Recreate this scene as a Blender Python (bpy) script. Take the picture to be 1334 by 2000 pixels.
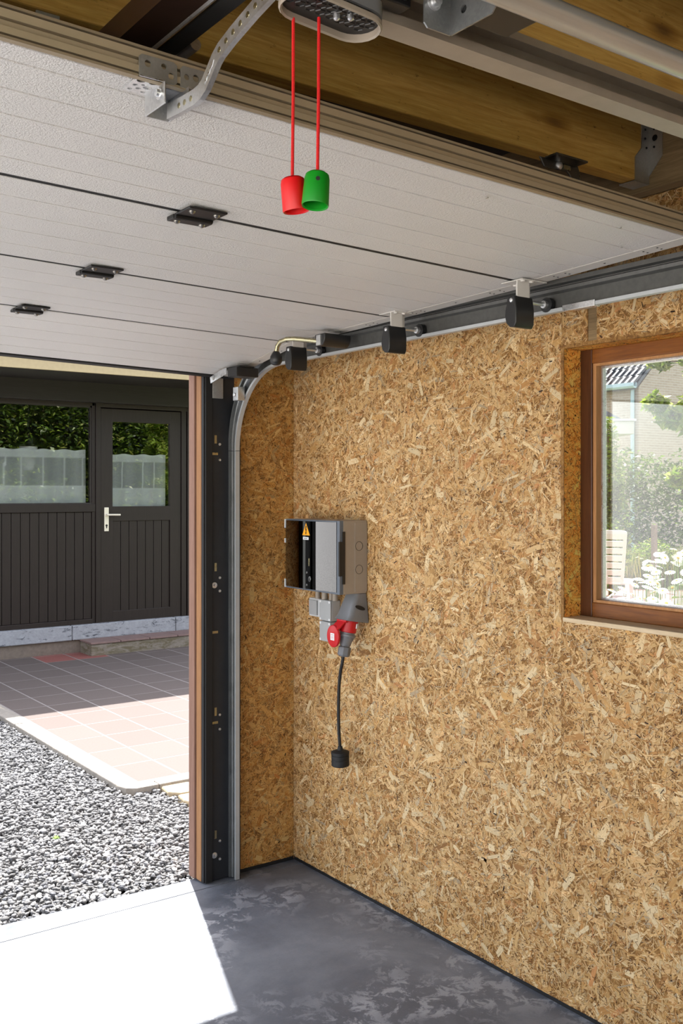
import bpy, bmesh, math, random
import numpy as np
from mathutils import Vector, Matrix

# ------------------------------------------------------------------ scene, camera, light
sc = bpy.context.scene
for o in list(bpy.data.objects):
    bpy.data.objects.remove(o)
COL = sc.collection
R = math.radians

cam_d = bpy.data.cameras.new('camera')
cam = bpy.data.objects.new('camera', cam_d)
COL.objects.link(cam)
cam.location = (0, 0, 1.62)
cam.rotation_euler = (R(90), 0, -R(35.896))
cam_d.sensor_fit = 'VERTICAL'
cam_d.sensor_height = 36.0
cam_d.lens = 36.0 * 1944 / 2000
cam_d.shift_y = -43 / 2000.0
cam_d.clip_start = 0.02
cam_d.clip_end = 300
sc.camera = cam

SUN_EL = 62.0
SUN_TRAVEL = Vector((-0.3384 * math.cos(R(SUN_EL)), -0.941 * math.cos(R(SUN_EL)), -math.sin(R(SUN_EL))))
world = bpy.data.worlds.new('sky')
sc.world = world
world.use_nodes = True
wn = world.node_tree
wn.nodes.clear()
w_out = wn.nodes.new('ShaderNodeOutputWorld')
w_bg = wn.nodes.new('ShaderNodeBackground')
w_sky = wn.nodes.new('ShaderNodeTexSky')
w_sky.sky_type = 'NISHITA'
w_sky.sun_disc = False
w_sky.sun_elevation = R(SUN_EL)
w_sky.sun_rotation = math.atan2(-SUN_TRAVEL.x, -SUN_TRAVEL.y)
w_sky.dust_density = 2.5
w_sky.air_density = 1.0
w_mix = wn.nodes.new('ShaderNodeMix')
w_mix.data_type = 'RGBA'
w_mix.inputs[0].default_value = 0.55
w_mix.inputs[7].default_value = (5.2, 5.1, 5.0, 1)     # thin bright high cloud over the whole sky
wn.links.new(w_sky.outputs[0], w_mix.inputs[6])
wn.links.new(w_mix.outputs[2], w_bg.inputs[0])
w_bg.inputs[1].default_value = 0.45
wn.links.new(w_bg.outputs[0], w_out.inputs[0])

sun_d = bpy.data.lights.new('sun', 'SUN')
sun_d.energy = 13.0
sun_d.angle = R(0.53)
sun_d.color = (1.0, 0.955, 0.89)
sun = bpy.data.objects.new('sun', sun_d)
COL.objects.link(sun)
sun.rotation_euler = SUN_TRAVEL.to_track_quat('-Z', 'Y').to_euler()
sun.location = (4, 12, 20)

vs = sc.view_settings
sc.display_settings.display_device = 'sRGB'
vs.view_transform = 'Standard'
vs.look = 'None'
vs.gamma = 1.0
vs.use_curve_mapping = False
vs.exposure = 0.46
cy = sc.cycles
cy.use_denoising = True
cy.max_bounces = 12
cy.diffuse_bounces = 6
cy.glossy_bounces = 5
cy.transmission_bounces = 8
cy.transparent_max_bounces = 12
cy.sample_clamp_indirect = 6.0
cy.caustics_reflective = False
cy.caustics_refractive = False

# ------------------------------------------------------------------ materials
def lin(c):
    c = c / 255.0
    return c / 12.92 if c <= 0.04045 else ((c + 0.055) / 1.055) ** 2.4
def rgb(r, g, b):
    return (lin(r), lin(g), lin(b), 1)
MATS = {}
class NT:
    def __init__(s, name):
        s.m = bpy.data.materials.new(name)
        s.m.use_nodes = True
        s.t = s.m.node_tree
        s.t.nodes.clear()
        s.out = s.n('ShaderNodeOutputMaterial')
    def n(s, kind, **kw):
        nd = s.t.nodes.new(kind)
        for k, v in kw.items():
            if k.startswith('i_'):
                key = k[2:].replace('_', ' ')
                nd.inputs[int(key) if key.isdigit() else key].default_value = v
            else:
                setattr(nd, k, v)
        return nd
    def l(s, a, b):
        s.t.links.new(a, b)
    def ramp(s, fac, stops):
        r = s.n('ShaderNodeValToRGB')
        e = r.color_ramp.elements
        while len(e) > 1:
            e.remove(e[-1])
        e[0].position, e[0].color = stops[0]
        for p, c in stops[1:]:
            x = e.new(p)
            x.color = c
        s.l(fac, r.inputs[0])
        return r.outputs[0]
    def mix(s, f, a, b, mode='MIX'):
        m = s.n('ShaderNodeMix', data_type='RGBA', blend_type=mode)
        for i, v in ((0, f), (6, a), (7, b)):
            if hasattr(v, 'is_linked'):
                s.l(v, m.inputs[i])
            else:
                m.inputs[i].default_value = v
        return m.outputs[2]
    def coord(s, scale=(1, 1, 1), rot=(0, 0, 0), kind='Object'):
        tc = s.n('ShaderNodeTexCoord')
        mp = s.n('ShaderNodeMapping')
        mp.inputs['Scale'].default_value = scale
        mp.inputs['Rotation'].default_value = rot
        s.l(tc.outputs[kind], mp.inputs[0])
        return mp.outputs[0]
    def world(s, scale=(1, 1, 1), rot=(0, 0, 0)):
        g = s.n('ShaderNodeNewGeometry')
        mp = s.n('ShaderNodeMapping')
        mp.inputs['Scale'].default_value = scale
        mp.inputs['Rotation'].default_value = rot
        s.l(g.outputs['Position'], mp.inputs[0])
        return mp.outputs[0]
    def noise(s, vec, scale, detail=4, rough=0.55, dist=0.0):
        n = s.n('ShaderNodeTexNoise')
        n.inputs['Scale'].default_value = scale
        n.inputs['Detail'].default_value = detail
        n.inputs['Roughness'].default_value = rough
        n.inputs['Distortion'].default_value = dist
        s.l(vec, n.inputs['Vector'])
        return n.outputs[0]
    def bump(s, h, strength=0.3, dist=0.01):
        b = s.n('ShaderNodeBump')
        b.inputs['Strength'].default_value = strength
        b.inputs['Distance'].default_value = dist
        s.l(h, b.inputs['Height'])
        return b.outputs[0]
    def pbr(s, color, rough=0.5, metal=0.0, normal=None, spec=0.5, **kw):
        p = s.n('ShaderNodeBsdfPrincipled')
        for key, v in (('Base Color', color), ('Roughness', rough), ('Metallic', metal), ('Normal', normal), ('Specular IOR Level', spec)):
            if v is None:
                continue
            if hasattr(v, 'is_linked'):
                s.l(v, p.inputs[key])
            else:
                p.inputs[key].default_value = v
        s.l(p.outputs[0], s.out.inputs[0])
        return p

def simple(name, c, rough=0.5, metal=0.0, var=0.12, vscale=30, bump=0.0, bscale=300, spec=0.5):
    t = NT(name)
    v = t.world()
    n = t.noise(v, vscale, 4)
    d = tuple(x * (1 - var) for x in c[:3]) + (1,)
    b = tuple(min(1, x * (1 + var)) for x in c[:3]) + (1,)
    col = t.ramp(n, [(0.3, d), (0.7, b)])
    nm = t.bump(t.noise(v, bscale, 2), bump, 0.002) if bump else None
    t.pbr(col, rough, metal, nm, spec)
    MATS[name] = t.m
    return t.m

def wood(name, c1, c2, rough=0.55, axis='x', scale=1.0, knots=False, spec=0.4):
    t = NT(name)
    st = {'x': (1.2, 22, 22), 'y': (22, 1.2, 22), 'z': (22, 22, 1.2)}[axis]
    v = t.world(tuple(a * scale for a in st))
    n = t.noise(v, 3.0, 6, 0.6, 1.2)
    col = t.ramp(n, [(0.28, c1), (0.5, tuple((a + b) / 2 for a, b in zip(c1, c2))), (0.72, c2)])
    fine = t.noise(t.world(tuple(a * 5 * scale for a in st)), 4.0, 3, 0.6)
    col = t.mix(0.35, col, t.ramp(fine, [(0.3, (0.45, 0.42, 0.38, 1)), (0.7, (1, 1, 1, 1))]), 'MULTIPLY')
    if knots:
        ks = {'x': (1.6, 4.5, 4.5), 'y': (4.5, 1.6, 4.5), 'z': (4.5, 4.5, 1.6)}[axis]
        vo = t.n('ShaderNodeTexVoronoi')
        vo.inputs['Scale'].default_value = 2.0
        t.l(t.world(ks), vo.inputs['Vector'])
        k = t.ramp(vo.outputs['Distance'], [(0.05, (0.22, 0.14, 0.07, 1)), (0.16, (0.7, 0.6, 0.45, 1)), (0.24, (1, 1, 1, 1))])
        col = t.mix(0.85, col, k, 'MULTIPLY')
        spots = t.noise(t.world((9, 22, 22)), 3.0, 5, 0.7)
        col = t.mix(0.75, col, t.ramp(spots, [(0.30, (0.2, 0.16, 0.1, 1)), (0.37, (1, 1, 1, 1))]), 'MULTIPLY')
    t.pbr(col, rough, 0, t.bump(fine, 0.15, 0.002), spec)
    MATS[name] = t.m
    return t.m

def galvanised(name, c, rough=0.38, var=0.10):
    t = NT(name)
    vo = t.n('ShaderNodeTexVoronoi')
    vo.inputs['Scale'].default_value = 260
    t.l(t.world(), vo.inputs['Vector'])
    sp = t.ramp(vo.outputs['Color'], [(0.0, tuple(x * (1 - var) for x in c[:3]) + (1,)), (1.0, tuple(min(1, x * (1 + var)) for x in c[:3]) + (1,))])
    n = t.noise(t.world(), 25, 4)
    rr = t.ramp(n, [(0.3, (rough - 0.08,) * 3 + (1,)), (0.7, (rough + 0.12,) * 3 + (1,))])
    t.pbr(sp, rr, 0.92, None)
    MATS[name] = t.m
    return t.m

galvanised('galvanised', (0.62, 0.63, 0.64, 1))
galvanised('galvanised_dull', (0.46, 0.45, 0.42, 1), 0.5, 0.06)
galvanised('galvanised_track', (0.36, 0.37, 0.37, 1), 0.42, 0.08)
simple('lip_steel_lit', rgb(186, 190, 192), 0.42, 0.35, 0.04)  # track lip: light thrown up from the floor put into the colour
simple('track_web', rgb(92, 92, 90), 0.5, 0.55, 0.12, 60)
simple('galvanised_beige', rgb(168, 158, 142), 0.45, 0.4, 0.05)
galvanised('galvanised_bright', (0.78, 0.79, 0.80, 1), 0.3, 0.12)
simple('bare_aluminium', rgb(160, 144, 118), 0.42, 0.35, 0.04)
galvanised('zinc_yellow', (0.42, 0.38, 0.24, 1), 0.26, 0.08)
simple('screw_steel', rgb(150, 146, 140), 0.3, 0.9)
simple('dark_frame_steel', rgb(44, 46, 50), 0.45, 0.3, 0.1)
simple('black_rubber', rgb(22, 22, 23), 0.6)
simple('black_plastic', rgb(26, 26, 27), 0.38, bump=0.05, bscale=900)
galvanised('black_steel', (0.10, 0.10, 0.095, 1), 0.35, 0.1)
simple('black_metal', rgb(34, 33, 33), 0.35, 0.4)
simple('door_edge_white', rgb(208, 204, 198), 0.38, 0, 0.04)
simple('grey_plastic_warm', rgb(158, 146, 132), 0.5, 0, 0.03)
simple('grey_plastic', rgb(172, 174, 174), 0.45, 0, 0.03)
simple('grey_plastic_light', rgb(206, 208, 208), 0.45, 0, 0.03)
simple('grey_plastic_dark', rgb(112, 114, 118), 0.42, 0, 0.04)
simple('grey_plastic_mid', rgb(118, 119, 122), 0.3, 0, 0.05)
simple('slate_plastic', rgb(96, 104, 114), 0.4, 0, 0.03)
simple('red_plastic', rgb(196, 20, 30), 0.35, 0, 0.04)
simple('red_knob', rgb(214, 8, 12), 0.4, 0, 0.03)
simple('green_knob', rgb(8, 138, 26), 0.4, 0, 0.03)
simple('red_cord', rgb(205, 14, 16), 0.7, 0, 0.25, 900)
simple('yellow_sticker', rgb(247, 168, 12), 0.45, 0, 0.02)
simple('white_sticker', rgb(232, 232, 232), 0.5, 0, 0.02)
simple('black_print', rgb(20, 18, 16), 0.6)
simple('print_red', rgb(190, 60, 60), 0.6)
simple('roof_lining', rgb(44, 34, 26), 0.9, 0, 0.25)
simple('white_metal', rgb(232, 226, 210), 0.35, 0.2, 0.03)
simple('wall_board_plain', rgb(176, 160, 138), 0.8, 0, 0.08)
simple('exterior_cladding', rgb(150, 110, 80), 0.7, 0, 0.15)
simple('cream_paint', rgb(170, 154, 122), 0.6, 0, 0.05)
simple('dark_interior', rgb(22, 22, 20), 0.9)
simple('mortar', rgb(138, 132, 130), 0.95, 0, 0.1, 20, 0.3, 120)
simple('white_render', rgb(190, 188, 182), 0.9, 0, 0.04)
simple('grass_ground', rgb(96, 106, 58), 1.0, 0, 0.35, 6)
simple('paved_ground', rgb(216, 212, 206), 0.95, 0, 0.15, 6)
simple('zinc_gutter', rgb(150, 172, 178), 0.45, 0.3, 0.08)
simple('fascia_white', rgb(180, 174, 168), 0.6, 0, 0.04)
simple('pink_white_plastic', rgb(222, 208, 205), 0.5, 0, 0.03)
simple('petal_white', rgb(250, 250, 248), 0.7, 0, 0.02)
simple('daisy_yellow', rgb(236, 176, 30), 0.8, 0, 0.1)
simple('stem_green', rgb(96, 122, 52), 0.8, 0, 0.2)
simple('bark', rgb(96, 78, 60), 0.95, 0, 0.3)
simple('dark_fence', rgb(38, 44, 28), 0.9)
simple('post_wood', rgb(122, 112, 100), 0.9, 0, 0.2)
simple('mirror_trim', rgb(40, 33, 31), 0.5)
wood('beam_wood', rgb(168, 126, 54), rgb(206, 168, 90), 0.7, 'x', 1.0, True)
wood('plate_wood', rgb(118, 96, 66), rgb(160, 134, 96), 0.7, 'y')
wood('jamb_pink', rgb(136, 100, 84), rgb(158, 122, 104), 0.6, 'z')
wood('jamb_orange', rgb(150, 104, 64), rgb(178, 130, 86), 0.55, 'z')
wood('frame_wood', rgb(72, 40, 20), rgb(98, 57, 30), 0.35, 'z')  # on the window uprights, their shade is put into this darker colour
wood('frame_wood_y_lit', rgb(112, 62, 18), rgb(148, 90, 32), 0.35, 'y')  # same frame wood for the rails, with the light put into the colour
wood('sill_wood', rgb(216, 190, 150), rgb(234, 212, 178), 0.5, 'y')
wood('bead_wood', rgb(176, 122, 72), rgb(204, 150, 98), 0.5, 'z')
wood('brown_paint', rgb(33, 25, 23), rgb(43, 34, 32), 0.45, 'z')
wood('brown_paint_h', rgb(36, 32, 33), rgb(46, 42, 43), 0.45, 'x')

def attr_mat(name, grain=False, rough=0.6, transl=0.0, bump=0.0, spec=0.3):
    t = NT(name)
    a = t.n('ShaderNodeAttribute', attribute_name='Col')
    col = a.outputs['Color']
    nm = None
    if grain:
        b = t.n('ShaderNodeAttribute', attribute_name='suv')
        mp = t.n('ShaderNodeMapping')
        mp.inputs['Scale'].default_value = (28, 420, 50)
        t.l(b.outputs['Vector'], mp.inputs[0])
        g = t.noise(mp.outputs[0], 1.0, 4, 0.6)
        col = t.mix(0.55, col, t.ramp(g, [(0.28, (0.55, 0.48, 0.40, 1)), (0.62, (1, 1, 1, 1))]), 'MULTIPLY')
        nm = t.bump(g, 0.12, 0.001)
    if transl:
        d = t.n('ShaderNodeBsdfDiffuse')
        tr = t.n('ShaderNodeBsdfTranslucent')
        gl = t.n('ShaderNodeBsdfGlossy')
        gl.inputs['Roughness'].default_value = 0.35
        t.l(col, d.inputs[0])
        t.l(t.mix(1.0, col, (1.0, 1.0, 0.55, 1), 'MULTIPLY'), tr.inputs[0])
        m = t.n('ShaderNodeMixShader')
        m.inputs[0].default_value = transl
        t.l(d.outputs[0], m.inputs[1]); t.l(tr.outputs[0], m.inputs[2])
        m2 = t.n('ShaderNodeMixShader')
        m2.inputs[0].default_value = 0.025
        t.l(m.outputs[0], m2.inputs[1]); t.l(gl.outputs[0], m2.inputs[2])
        t.l(m2.outputs[0], t.out.inputs[0])
    else:
        t.pbr(col, rough, 0, nm, spec)
    MATS[name] = t.m
    return t.m
attr_mat('strand_wood', True, 0.55)
attr_mat('leaf', False, 0.5, 0.4)
attr_mat('gravel_stuff', False, 0.75)

def osb_core():
    t = NT('osb_core')
    v = t.world()
    n = t.noise(v, 60, 5, 0.7, 1.0)
    col = t.ramp(n, [(0.3, rgb(96, 62, 30)), (0.5, rgb(150, 108, 58)), (0.7, rgb(186, 146, 90))])
    t.pbr(col, 0.7, 0, t.bump(n, 0.3, 0.002), 0.3)
    MATS['osb_core'] = t.m
osb_core()

def stone_mat():
    t = NT('stone_grey')
    oi = t.n('ShaderNodeObjectInfo')
    col = t.ramp(oi.outputs['Random'], [(0.0, rgb(90, 92, 98)), (0.45, rgb(118, 120, 126)), (0.8, rgb(142, 143, 146)), (1.0, rgb(166, 163, 158))])
    n = t.noise(t.world(), 160, 3)
    col = t.mix(0.3, col, t.ramp(n, [(0.3, (0.6, 0.6, 0.6, 1)), (0.7, (1, 1, 1, 1))]), 'MULTIPLY')
    t.pbr(col, 0.75, 0, None, 0.3)
    MATS['stone_grey'] = t.m
stone_mat()

def concrete():
    t = NT('concrete_floor')
    v = t.world()
    big = t.noise(v, 1.6, 6, 0.62, 0.6)
    col = t.ramp(big, [(0.30, rgb(82, 88, 98)), (0.48, rgb(104, 110, 121)), (0.70, rgb(132, 138, 149))])
    mid = t.noise(v, 14, 8, 0.74, 0.5)
    spot = t.ramp(mid, [(0.49, (0, 0, 0, 1)), (0.55, (1, 1, 1, 1))])
    patchy = t.ramp(t.noise(v, 2.3, 3, 0.5), [(0.45, (0, 0, 0, 1)), (0.62, (1, 1, 1, 1))])
    m = t.mix(1.0, spot, patchy, 'MULTIPLY')
    col = t.mix(m, col, rgb(158, 163, 172))
    fine = t.noise(v, 140, 3, 0.6)
    col = t.mix(0.25, col, t.ramp(fine, [(0.3, (0.7, 0.7, 0.7, 1)), (0.7, (1, 1, 1, 1))]), 'MULTIPLY')
    rr = t.ramp(mid, [(0.3, (0.42,) * 3 + (1,)), (0.7, (0.62,) * 3 + (1,))])
    t.pbr(col, rr, 0, t.bump(fine, 0.08, 0.002), 0.4)
    MATS['concrete_floor'] = t.m
concrete()

def leaf_panel():
    t = NT('door_leaf_grey')
    v = t.world()
    n = t.noise(v, 170, 3, 0.55)
    n2 = t.noise(v, 330, 2, 0.5)
    h = t.n('ShaderNodeMath', operation='ADD')
    t.l(n, h.inputs[0]); t.l(n2, h.inputs[1])
    big = t.noise(v, 1.5, 3)
    col = t.ramp(big, [(0.3, rgb(214, 212, 210)), (0.7, rgb(221, 219, 217))])
    t.pbr(col, 0.33, 0.0, t.bump(h.outputs[0], 0.55, 0.0030), 0.6)
    MATS['door_leaf_grey'] = t.m
leaf_panel()

def glass(name, tint=(0.96, 0.98, 0.97, 1), refl=1.0, dust=0.0):
    t = NT(name)
    fr = t.n('ShaderNodeFresnel')
    fr.inputs['IOR'].default_value = 1.52
    mu = t.n('ShaderNodeMath', operation='MULTIPLY', use_clamp=True)
    mu.inputs[1].default_value = refl
    t.l(fr.outputs[0], mu.inputs[0])
    tr = t.n('ShaderNodeBsdfTransparent')
    tr.inputs[0].default_value = tint
    gl = t.n('ShaderNodeBsdfGlossy')
    gl.inputs['Roughness'].default_value = 0.0
    gl.inputs['Color'].default_value = (1, 1, 1, 1)
    m = t.n('ShaderNodeMixShader')
    t.l(mu.outputs[0], m.inputs[0]); t.l(tr.outputs[0], m.inputs[1]); t.l(gl.outputs[0], m.inputs[2])
    last = m.outputs[0]
    if dust:
        df = t.n('ShaderNodeBsdfDiffuse')
        df.inputs[0].default_value = (0.8, 0.8, 0.78, 1)
        tl = t.n('ShaderNodeBsdfTranslucent')
        tl.inputs[0].default_value = (0.8, 0.8, 0.78, 1)
        ds = t.n('ShaderNodeMixShader')
        ds.inputs[0].default_value = 0.5
        t.l(df.outputs[0], ds.inputs[1]); t.l(tl.outputs[0], ds.inputs[2])
        n = t.noise(t.world(), 220, 2, 0.5)
        f = t.ramp(n, [(0.40, (dust * 0.4,) * 3 + (1,)), (0.66, (dust,) * 3 + (1,)), (0.74, (dust * 5,) * 3 + (1,))])
        m2 = t.n('ShaderNodeMixShader')
        t.l(f, m2.inputs[0]); t.l(last, m2.inputs[1]); t.l(ds.outputs[0], m2.inputs[2])
        last = m2.outputs[0]
    t.l(last, t.out.inputs[0])
    MATS[name] = t.m
glass('window_glass', (0.97, 0.98, 0.97, 1), 1.1, 0.005)
glass('house_glass', (0.97, 0.99, 0.98, 1), 1.9, 0.0)
glass('smoked_cover', (0.06, 0.065, 0.07, 1), 2.9)

def curtain_mat():
    t = NT('net_curtain')
    tr = t.n('ShaderNodeBsdfTransparent')
    df = t.n('ShaderNodeBsdfDiffuse'); df.inputs[0].default_value = (0.92, 0.96, 0.97, 1)
    tl = t.n('ShaderNodeBsdfTranslucent'); tl.inputs[0].default_value = (0.92, 0.96, 0.97, 1)
    a = t.n('ShaderNodeMixShader'); a.inputs[0].default_value = 0.08
    t.l(df.outputs[0], a.inputs[1]); t.l(tl.outputs[0], a.inputs[2])
    g = t.n('ShaderNodeAttribute', attribute_name='Col')
    m = t.n('ShaderNodeMixShader')
    t.l(g.outputs['Fac'], m.inputs[0])
    t.l(tr.outputs[0], m.inputs[1]); t.l(a.outputs[0], m.inputs[2])
    t.l(m.outputs[0], t.out.inputs[0])
    MATS['net_curtain'] = t.m
curtain_mat()

def tile_mat():
    t = NT('paving_tile_pink')
    oi = t.n('ShaderNodeObjectInfo')
    base = t.ramp(oi.outputs['Random'], [(0.0, rgb(100, 91, 88)), (0.5, rgb(102, 93, 90)), (1.0, rgb(105, 96, 93))])
    n = t.noise(t.world((30, 90, 30)), 2.0, 6, 0.7)
    col = t.mix(0.45, base, t.ramp(n, [(0.3, (0.62, 0.6, 0.6, 1)), (0.7, (1, 1, 1, 1))]), 'MULTIPLY')
    t.pbr(col, 0.85, 0, t.bump(n, 0.15, 0.003), 0.3)
    MATS['paving_tile_pink'] = t.m
    t = NT('paving_tile_red')
    n = t.noise(t.world((30, 90, 30)), 2.0, 6, 0.7)
    t.pbr(t.ramp(n, [(0.3, rgb(122, 74, 70)), (0.7, rgb(146, 92, 86))]), 0.85, 0, None, 0.3)
    MATS['paving_tile_red'] = t.m
tile_mat()

def stained_stone(name, c, stain, amount=0.5):
    t = NT(name)
    v = t.world()
    n = t.noise(v, 26, 6, 0.7)
    col = t.ramp(n, [(0.3, tuple(x * 0.72 for x in c[:3]) + (1,)), (0.7, c)])
    s = t.noise(t.world((3.0, 3.0, 11)), 2.2, 8, 0.72, 1.2)
    col = t.mix(t.ramp(s, [(0.62 - amount * 0.2, (0, 0, 0, 1)), (0.66 - amount * 0.1, (0.85, 0.85, 0.85, 1))]), col, stain)
    t.pbr(col, 0.9, 0, t.bump(n, 0.4, 0.008), 0.3)
    MATS[name] = t.m
stained_stone('bluestone', rgb(160, 163, 170), rgb(62, 66, 76), 0.35)
stained_stone('weathered_concrete', rgb(138, 130, 120), rgb(96, 88, 66), 0.9)
stained_stone('plinth_stone', rgb(124, 113, 104), rgb(120, 108, 98), 0.3)
stained_stone('curb_white', rgb(158, 152, 144), rgb(188, 178, 162), 0.2)
stained_stone('cream_stone', rgb(176, 160, 132), rgb(196, 176, 140), 0.3)

def brick_mat(name, a, b, m, sx, sz):
    t = NT(name)
    br = t.n('ShaderNodeTexBrick')
    br.inputs['Color1'].default_value = a
    br.inputs['Color2'].default_value = b
    br.inputs['Mortar'].default_value = m
    br.inputs['Scale'].default_value = 1.0
    br.inputs['Brick Width'].default_value = sx
    br.inputs['Row Height'].default_value = sz
    br.inputs['Mortar Size'].default_value = 0.008
    g = t.n('ShaderNodeNewGeometry')
    sp = t.n('ShaderNodeSeparateXYZ')
    cb = t.n('ShaderNodeCombineXYZ')
    ad = t.n('ShaderNodeMath', operation='ADD')
    t.l(g.outputs['Position'], sp.inputs[0])
    t.l(sp.outputs[0], ad.inputs[0]); t.l(sp.outputs[1], ad.inputs[1])
    t.l(ad.outputs[0], cb.inputs[0]); t.l(sp.outputs[2], cb.inputs[1])
    t.l(cb.outputs[0], br.inputs['Vector'])
    t.pbr(br.outputs[0], 0.9, 0, None, 0.2)
    MATS[name] = t.m
brick_mat('pale_brick', rgb(162, 146, 134), rgb(150, 134, 122), rgb(172, 164, 156), 0.22, 0.065)
simple('roof_tile_dark', rgb(58, 63, 74), 0.4, 0, 0.1)
simple('driveway_grey', rgb(132, 132, 132), 0.95, 0, 0.2, 8)
simple('step_tile_brown', rgb(124, 102, 98), 0.85, 0, 0.1, 20)
simple('red_brick_paving', rgb(146, 104, 96), 0.85, 0, 0.15, 12)

# ------------------------------------------------------------------ mesh building
WL = {}      # world location of every object with children
class MB:
    def __init__(s):
        s.v, s.f = [], []
    def add(s, vs, fs):
        k = len(s.v)
        s.v += [tuple(p) for p in vs]
        s.f += [tuple(i + k for i in f) for f in fs]
        return s
    def box(s, x0, x1, y0, y1, z0, z1):
        vs = [(x, y, z) for x in (x0, x1) for y in (y0, y1) for z in (z0, z1)]
        return s.add(vs, [(0, 1, 3, 2), (4, 6, 7, 5), (0, 4, 5, 1), (2, 3, 7, 6), (0, 2, 6, 4), (1, 5, 7, 3)])
    def obox(s, c, ax, ay, az):
        c, ax, ay, az = map(Vector, (c, ax, ay, az))
        vs = [c + ax * i + ay * j + az * k for i in (-1, 1) for j in (-1, 1) for k in (-1, 1)]
        return s.add(vs, [(0, 1, 3, 2), (4, 6, 7, 5), (0, 4, 5, 1), (2, 3, 7, 6), (0, 2, 6, 4), (1, 5, 7, 3)])
    def hexa(s, b, t):
        """bottom quad and top quad"""
        return s.add(list(b) + list(t), [(3, 2, 1, 0), (4, 5, 6, 7), (0, 1, 5, 4), (1, 2, 6, 5), (2, 3, 7, 6), (3, 0, 4, 7)])
    def prism(s, pts, off):
        """planar closed polygon pushed along off"""
        n = len(pts)
        off = Vector(off)
        vs = [Vector(p) for p in pts] + [Vector(p) + off for p in pts]
        fs = [tuple(range(n - 1, -1, -1)), tuple(range(n, 2 * n))]
        fs += [(i, (i + 1) % n, n + (i + 1) % n, n + i) for i in range(n)]
        return s.add(vs, fs)
    def loft(s, rings, caps=True, closed=True):
        n = len(rings[0])
        vs = [p for r in rings for p in r]
        fs = []
        for a in range(len(rings) - 1):
            for i in range(n if closed else n - 1):
                j = (i + 1) % n
                fs.append((a * n + i, a * n + j, (a + 1) * n + j, (a + 1) * n + i))
        if caps and closed:
            fs.append(tuple(range(n - 1, -1, -1)))
            fs.append(tuple((len(rings) - 1) * n + i for i in range(n)))
        return s.add(vs, fs)
    def lathe(s, base, axis, prof, n=20, caps=True):
        """prof: (distance along axis, radius)"""
        base, axis = Vector(base), Vector(axis).normalized()
        u = axis.orthogonal().normalized()
        w = axis.cross(u)
        rings = [[base + axis * h + (u * math.cos(2 * math.pi * i / n) + w * math.sin(2 * math.pi * i / n)) * max(r, 1e-5) for i in range(n)] for h, r in prof]
        return s.loft(rings, caps)
    def cyl(s, p0, p1, r, n=16, r1=None):
        p0, p1 = Vector(p0), Vector(p1)
        d = (p1 - p0).length
        return s.lathe(p0, p1 - p0, [(0, r), (d, r if r1 is None else r1)], n)
    def tube(s, path, r, n=10):
        path = [Vector(p) for p in path]
        rr = r if isinstance(r, (list, tuple)) else [r] * len(path)
        t0 = (path[1] - path[0]).normalized()
        u = t0.orthogonal().normalized()
        rings = []
        for i, p in enumerate(path):
            a = path[max(i - 1, 0)]
            b = path[min(i + 1, len(path) - 1)]
            t = (b - a).normalized()
            u = (u - t * u.dot(t)).normalized()
            w = t.cross(u)
            rings.append([p + (u * math.cos(2 * math.pi * k / n) + w * math.sin(2 * math.pi * k / n)) * rr[i] for k in range(n)])
        return s.loft(rings)
    def parts(s):
        """connected pieces as separate builders"""
        par = list(range(len(s.v)))
        def find(a):
            while par[a] != a:
                par[a] = par[par[a]]
                a = par[a]
            return a
        for f in s.f:
            r = find(f[0])
            for i in f[1:]:
                par[find(i)] = r
        groups = {}
        for f in s.f:
            groups.setdefault(find(f[0]), []).append(f)
        out = []
        for fs in groups.values():
            ids = sorted({i for f in fs for i in f})
            mp = {i: k for k, i in enumerate(ids)}
            m = MB()
            m.v = [s.v[i] for i in ids]
            m.f = [tuple(mp[i] for i in f) for f in fs]
            out.append(m)
        return out
    def each(s, name, mat, parent=None, **kw):
        """every connected piece an object of its own"""
        return [m.build(name, mat, parent, **kw) for m in s.parts()]
    def tiny(s, name, mat, parent=None, **kw):
        """pieces too small to pick apart: one part"""
        o = s.build(name, mat, parent, **kw)
        o['kind'] = 'stuff'
        return o
    def build(s, name, mat, parent=None, smooth=False, bevel=0.0, seg=2, origin=None):
        me = bpy.data.meshes.new(name)
        vs = np.array(s.v, dtype=float)
        lo, hi = vs.min(0), vs.max(0)
        org = np.array(origin) if origin is not None else np.array([(lo[0] + hi[0]) / 2, (lo[1] + hi[1]) / 2, lo[2]])
        me.from_pydata((vs - org).tolist(), [], s.f)
        bm = bmesh.new()
        bm.from_mesh(me)
        bmesh.ops.recalc_face_normals(bm, faces=bm.faces)
        bm.to_mesh(me)
        bm.free()
        if smooth:
            me.polygons.foreach_set('use_smooth', [True] * len(me.polygons))
            me.set_sharp_from_angle(angle=R(38))
        if mat:
            me.materials.append(MATS[mat])
        o = bpy.data.objects.new(name, me)
        link(o, org, parent)
        if bevel:
            m = o.modifiers.new('bevel', 'BEVEL')
            m.width = bevel
            m.segments = seg
            m.limit_method = 'ANGLE'
            m.angle_limit = R(40)
        return o

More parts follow.
